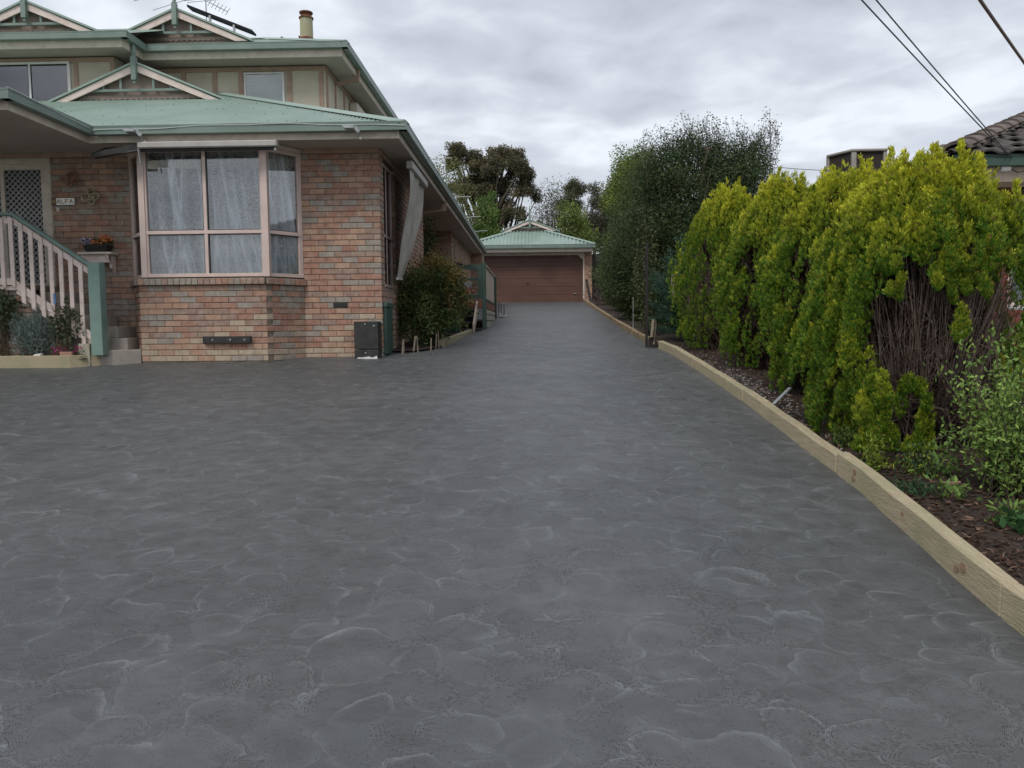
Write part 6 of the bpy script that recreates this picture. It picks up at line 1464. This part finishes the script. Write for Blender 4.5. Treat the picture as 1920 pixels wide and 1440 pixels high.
quads('gravel', leaves(np.stack([xx, yy, zz_], axis=1), rng.normal(size=(n, 3))*(1, 1, .4), rng.uniform(.012, .03, n), .018), np.array((.33, .32, .30))*rng.uniform(.4, 1.2, (n, 1)), MT['petal'], None, kind='stuff')
mb = MB(); mb.hexa([(2.62, 4.93, gz(4.93)+.07), (2.75, 4.98, gz(4.98)+.07), (2.76, 5.0, gz(5)+.07), (2.61, 4.96, gz(4.96)+.07)], [(2.62, 4.93, gz(4.93)+.085), (2.75, 4.98, gz(4.98)+.08), (2.76, 5.0, gz(5)+.082), (2.61, 4.96, gz(4.96)+.088)]); single(mb, 'wood_offcut', MT['terracotta'], 'reddish wood offcut lying on the mulch', 'offcut')

# ------------------------------------------------------------------ background trees
def bgtree(name, x, y, blobs, pal, ncl, per, ls, lab, seed, barkmat='bark', tr=.2, spread=.45, shell=.5, droop=.3, tl=.55):
    g0 = gz(y)-.1; T = thing(name, (x, y, g0), lab, 'tree', None); top = max(b_[2]+b_[5] for b_ in blobs)
    trunk(T, x, y, g0, g0+(top-g0)*tl, tr, MT[barkmat])
    c = crown(T, blobs, ncl, per, ls, pal, MT['leaf'], spread=spread, shell=shell, lw=.45, seed=seed, droop=droop)
    limbs(T, (x, y, g0), c[::max(1, len(c)//70)], MT[barkmat], tr*.8, seed=seed, frac=.75)
eu = [(.13, .118, .068), (.17, .15, .085), (.10, .092, .055)]
rng = np.random.default_rng(200)
def umb(cx, cy, cz, rx, rz, n, r_):      # domed crown built of many smaller clumps over it
    out = []
    for _ in range(n):
        a = rng.uniform(0, 2*math.pi); u_ = rng.uniform(0, 1)**.5; out.append((cx+math.cos(a)*rx*u_, cy+math.sin(a)*rx*.8*u_, cz+rz*(1-u_**2)+rng.normal()*.15, r_*rng.uniform(.7, 1.3), r_, r_*.62))
    return out
bl = umb(-3.95, 45, 9.0, 1.05, 1.0, 14, .42)+umb(-1.7, 45, 8.3, 1.7, 1.5, 26, .48)+umb(-2.9, 45, 7.5, 1.3, .9, 12, .42)+umb(-.6, 45, 7.2, .9, .9, 10, .38)+umb(-4.4, 45, 7.4, .6, .9, 6, .35)+umb(-1.5, 45, 6.1, 1.6, .7, 9, .36)+umb(-.1, 45, 5.1, .9, .7, 8, .36)
bgtree('gum_tree', -2.3, 45, bl, eu, 620, 120, .12, 'large olive-brown gum tree towering behind the garage on the left', 101, tr=.30, spread=.15, shell=.2, tl=.5)
bgtree('leafy_tree', -3.1, 38, [(-2.2, 38, 5.2, .55, .6, 1.2), (-2.7, 38, 4.2, 1.0, .8, .6), (-1.5, 38, 4.2, .6, .6, .4)], [(.14, .23, .05), (.19, .27, .07), (.10, .16, .045)], 200, 70, .12, 'bright fresh green young tree behind the left of the garage roof', 102, tr=.1, spread=.15)
bgtree('leafy_tree', -5.2, 37, [(-4.3, 37, 6.6, 1.3, .9, 1.4), (-3.6, 37, 5.0, 1.4, .9, 1.0)], [(.22, .22, .07), (.15, .18, .06), (.11, .13, .05)], 110, 40, .11, 'yellowish thin-leaved tree just above the side gutter', 103, tr=.1, spread=.28)
bgtree('thin_tree', 1.3, 48, [(1.2, 48, 7.4, .9, .8, 1.3), (.6, 48, 6.0, 1.1, .8, .9)], [(.13, .14, .07), (.10, .115, .06)], 90, 45, .12, 'thin pale half-bare tree just right of the garage gable', 104, tr=.1, spread=.35, barkmat='pale_bark')
bgtree('gum_tree', 3.2, 50, umb(2.8, 50, 7.6, 1.1, 1.1, 12, .45)+umb(4.1, 50, 7.3, .9, 1.2, 10, .42)+umb(3.3, 50, 5.8, 1.5, 1.0, 12, .42), [(.10, .11, .065), (.13, .135, .08)], 300, 70, .12, 'grey-green gum tree in the middle distance above the garage roof', 105, tr=.14, spread=.18, shell=.2, barkmat='pale_bark')
bgtree('leafy_tree', 2.3, 42, [(2.1, 42, 5.6, .7, .6, 1.0), (2.6, 42, 4.7, .8, .6, .8)], [(.20, .25, .06), (.14, .19, .05)], 120, 60, .12, 'yellow-green small tree behind the right of the garage roof', 106, tr=.08, spread=.22)
bgtree('gum_tree', 6.0, 46, [(6.2, 46, 8.3, 1.5, 1.2, 1.3), (5.2, 46, 7.3, 1.0, 1.0, 1.0), (5.9, 46, 5.9, 1.7, 1.2, 1.5), (4.2, 46, 5.6, .9, .9, 1.3)], [(.075, .075, .05), (.10, .095, .065)], 420, 90, .13, 'dark gum tree at the right of the garage roof, half behind the hedge', 107, tr=.22, spread=.3)
bgtree('leafy_tree', 4.2, 30.5, [(4.0, 30.5, 5.9, .9, .8, .9), (3.4, 30, 4.9, .7, .7, .8)], [(.17, .22, .05), (.12, .17, .045)], 160, 80, .10, 'lighter yellow-green tree crown rising behind the hedge trees', 108, tr=.1, spread=.2)
# distant tree line as a mass around the block
V_, C_ = [], []
rng = np.random.default_rng(111); n = 26000
x = rng.uniform(-70, 70, n); z = rng.random(n)**.8*(3.3+1.6*np.sin(x*.23)+1.0*np.sin(x*.71+1))+1
P = np.stack([x, 72+rng.normal(size=n)*2, z], axis=1); quads('tree_line', leaves(P, rng.normal(size=(n, 3)), .55, .4), np.array((.055, .07, .035))*rng.uniform(.5, 1.4, (n, 1)), MT['leaf'], None, kind='stuff')
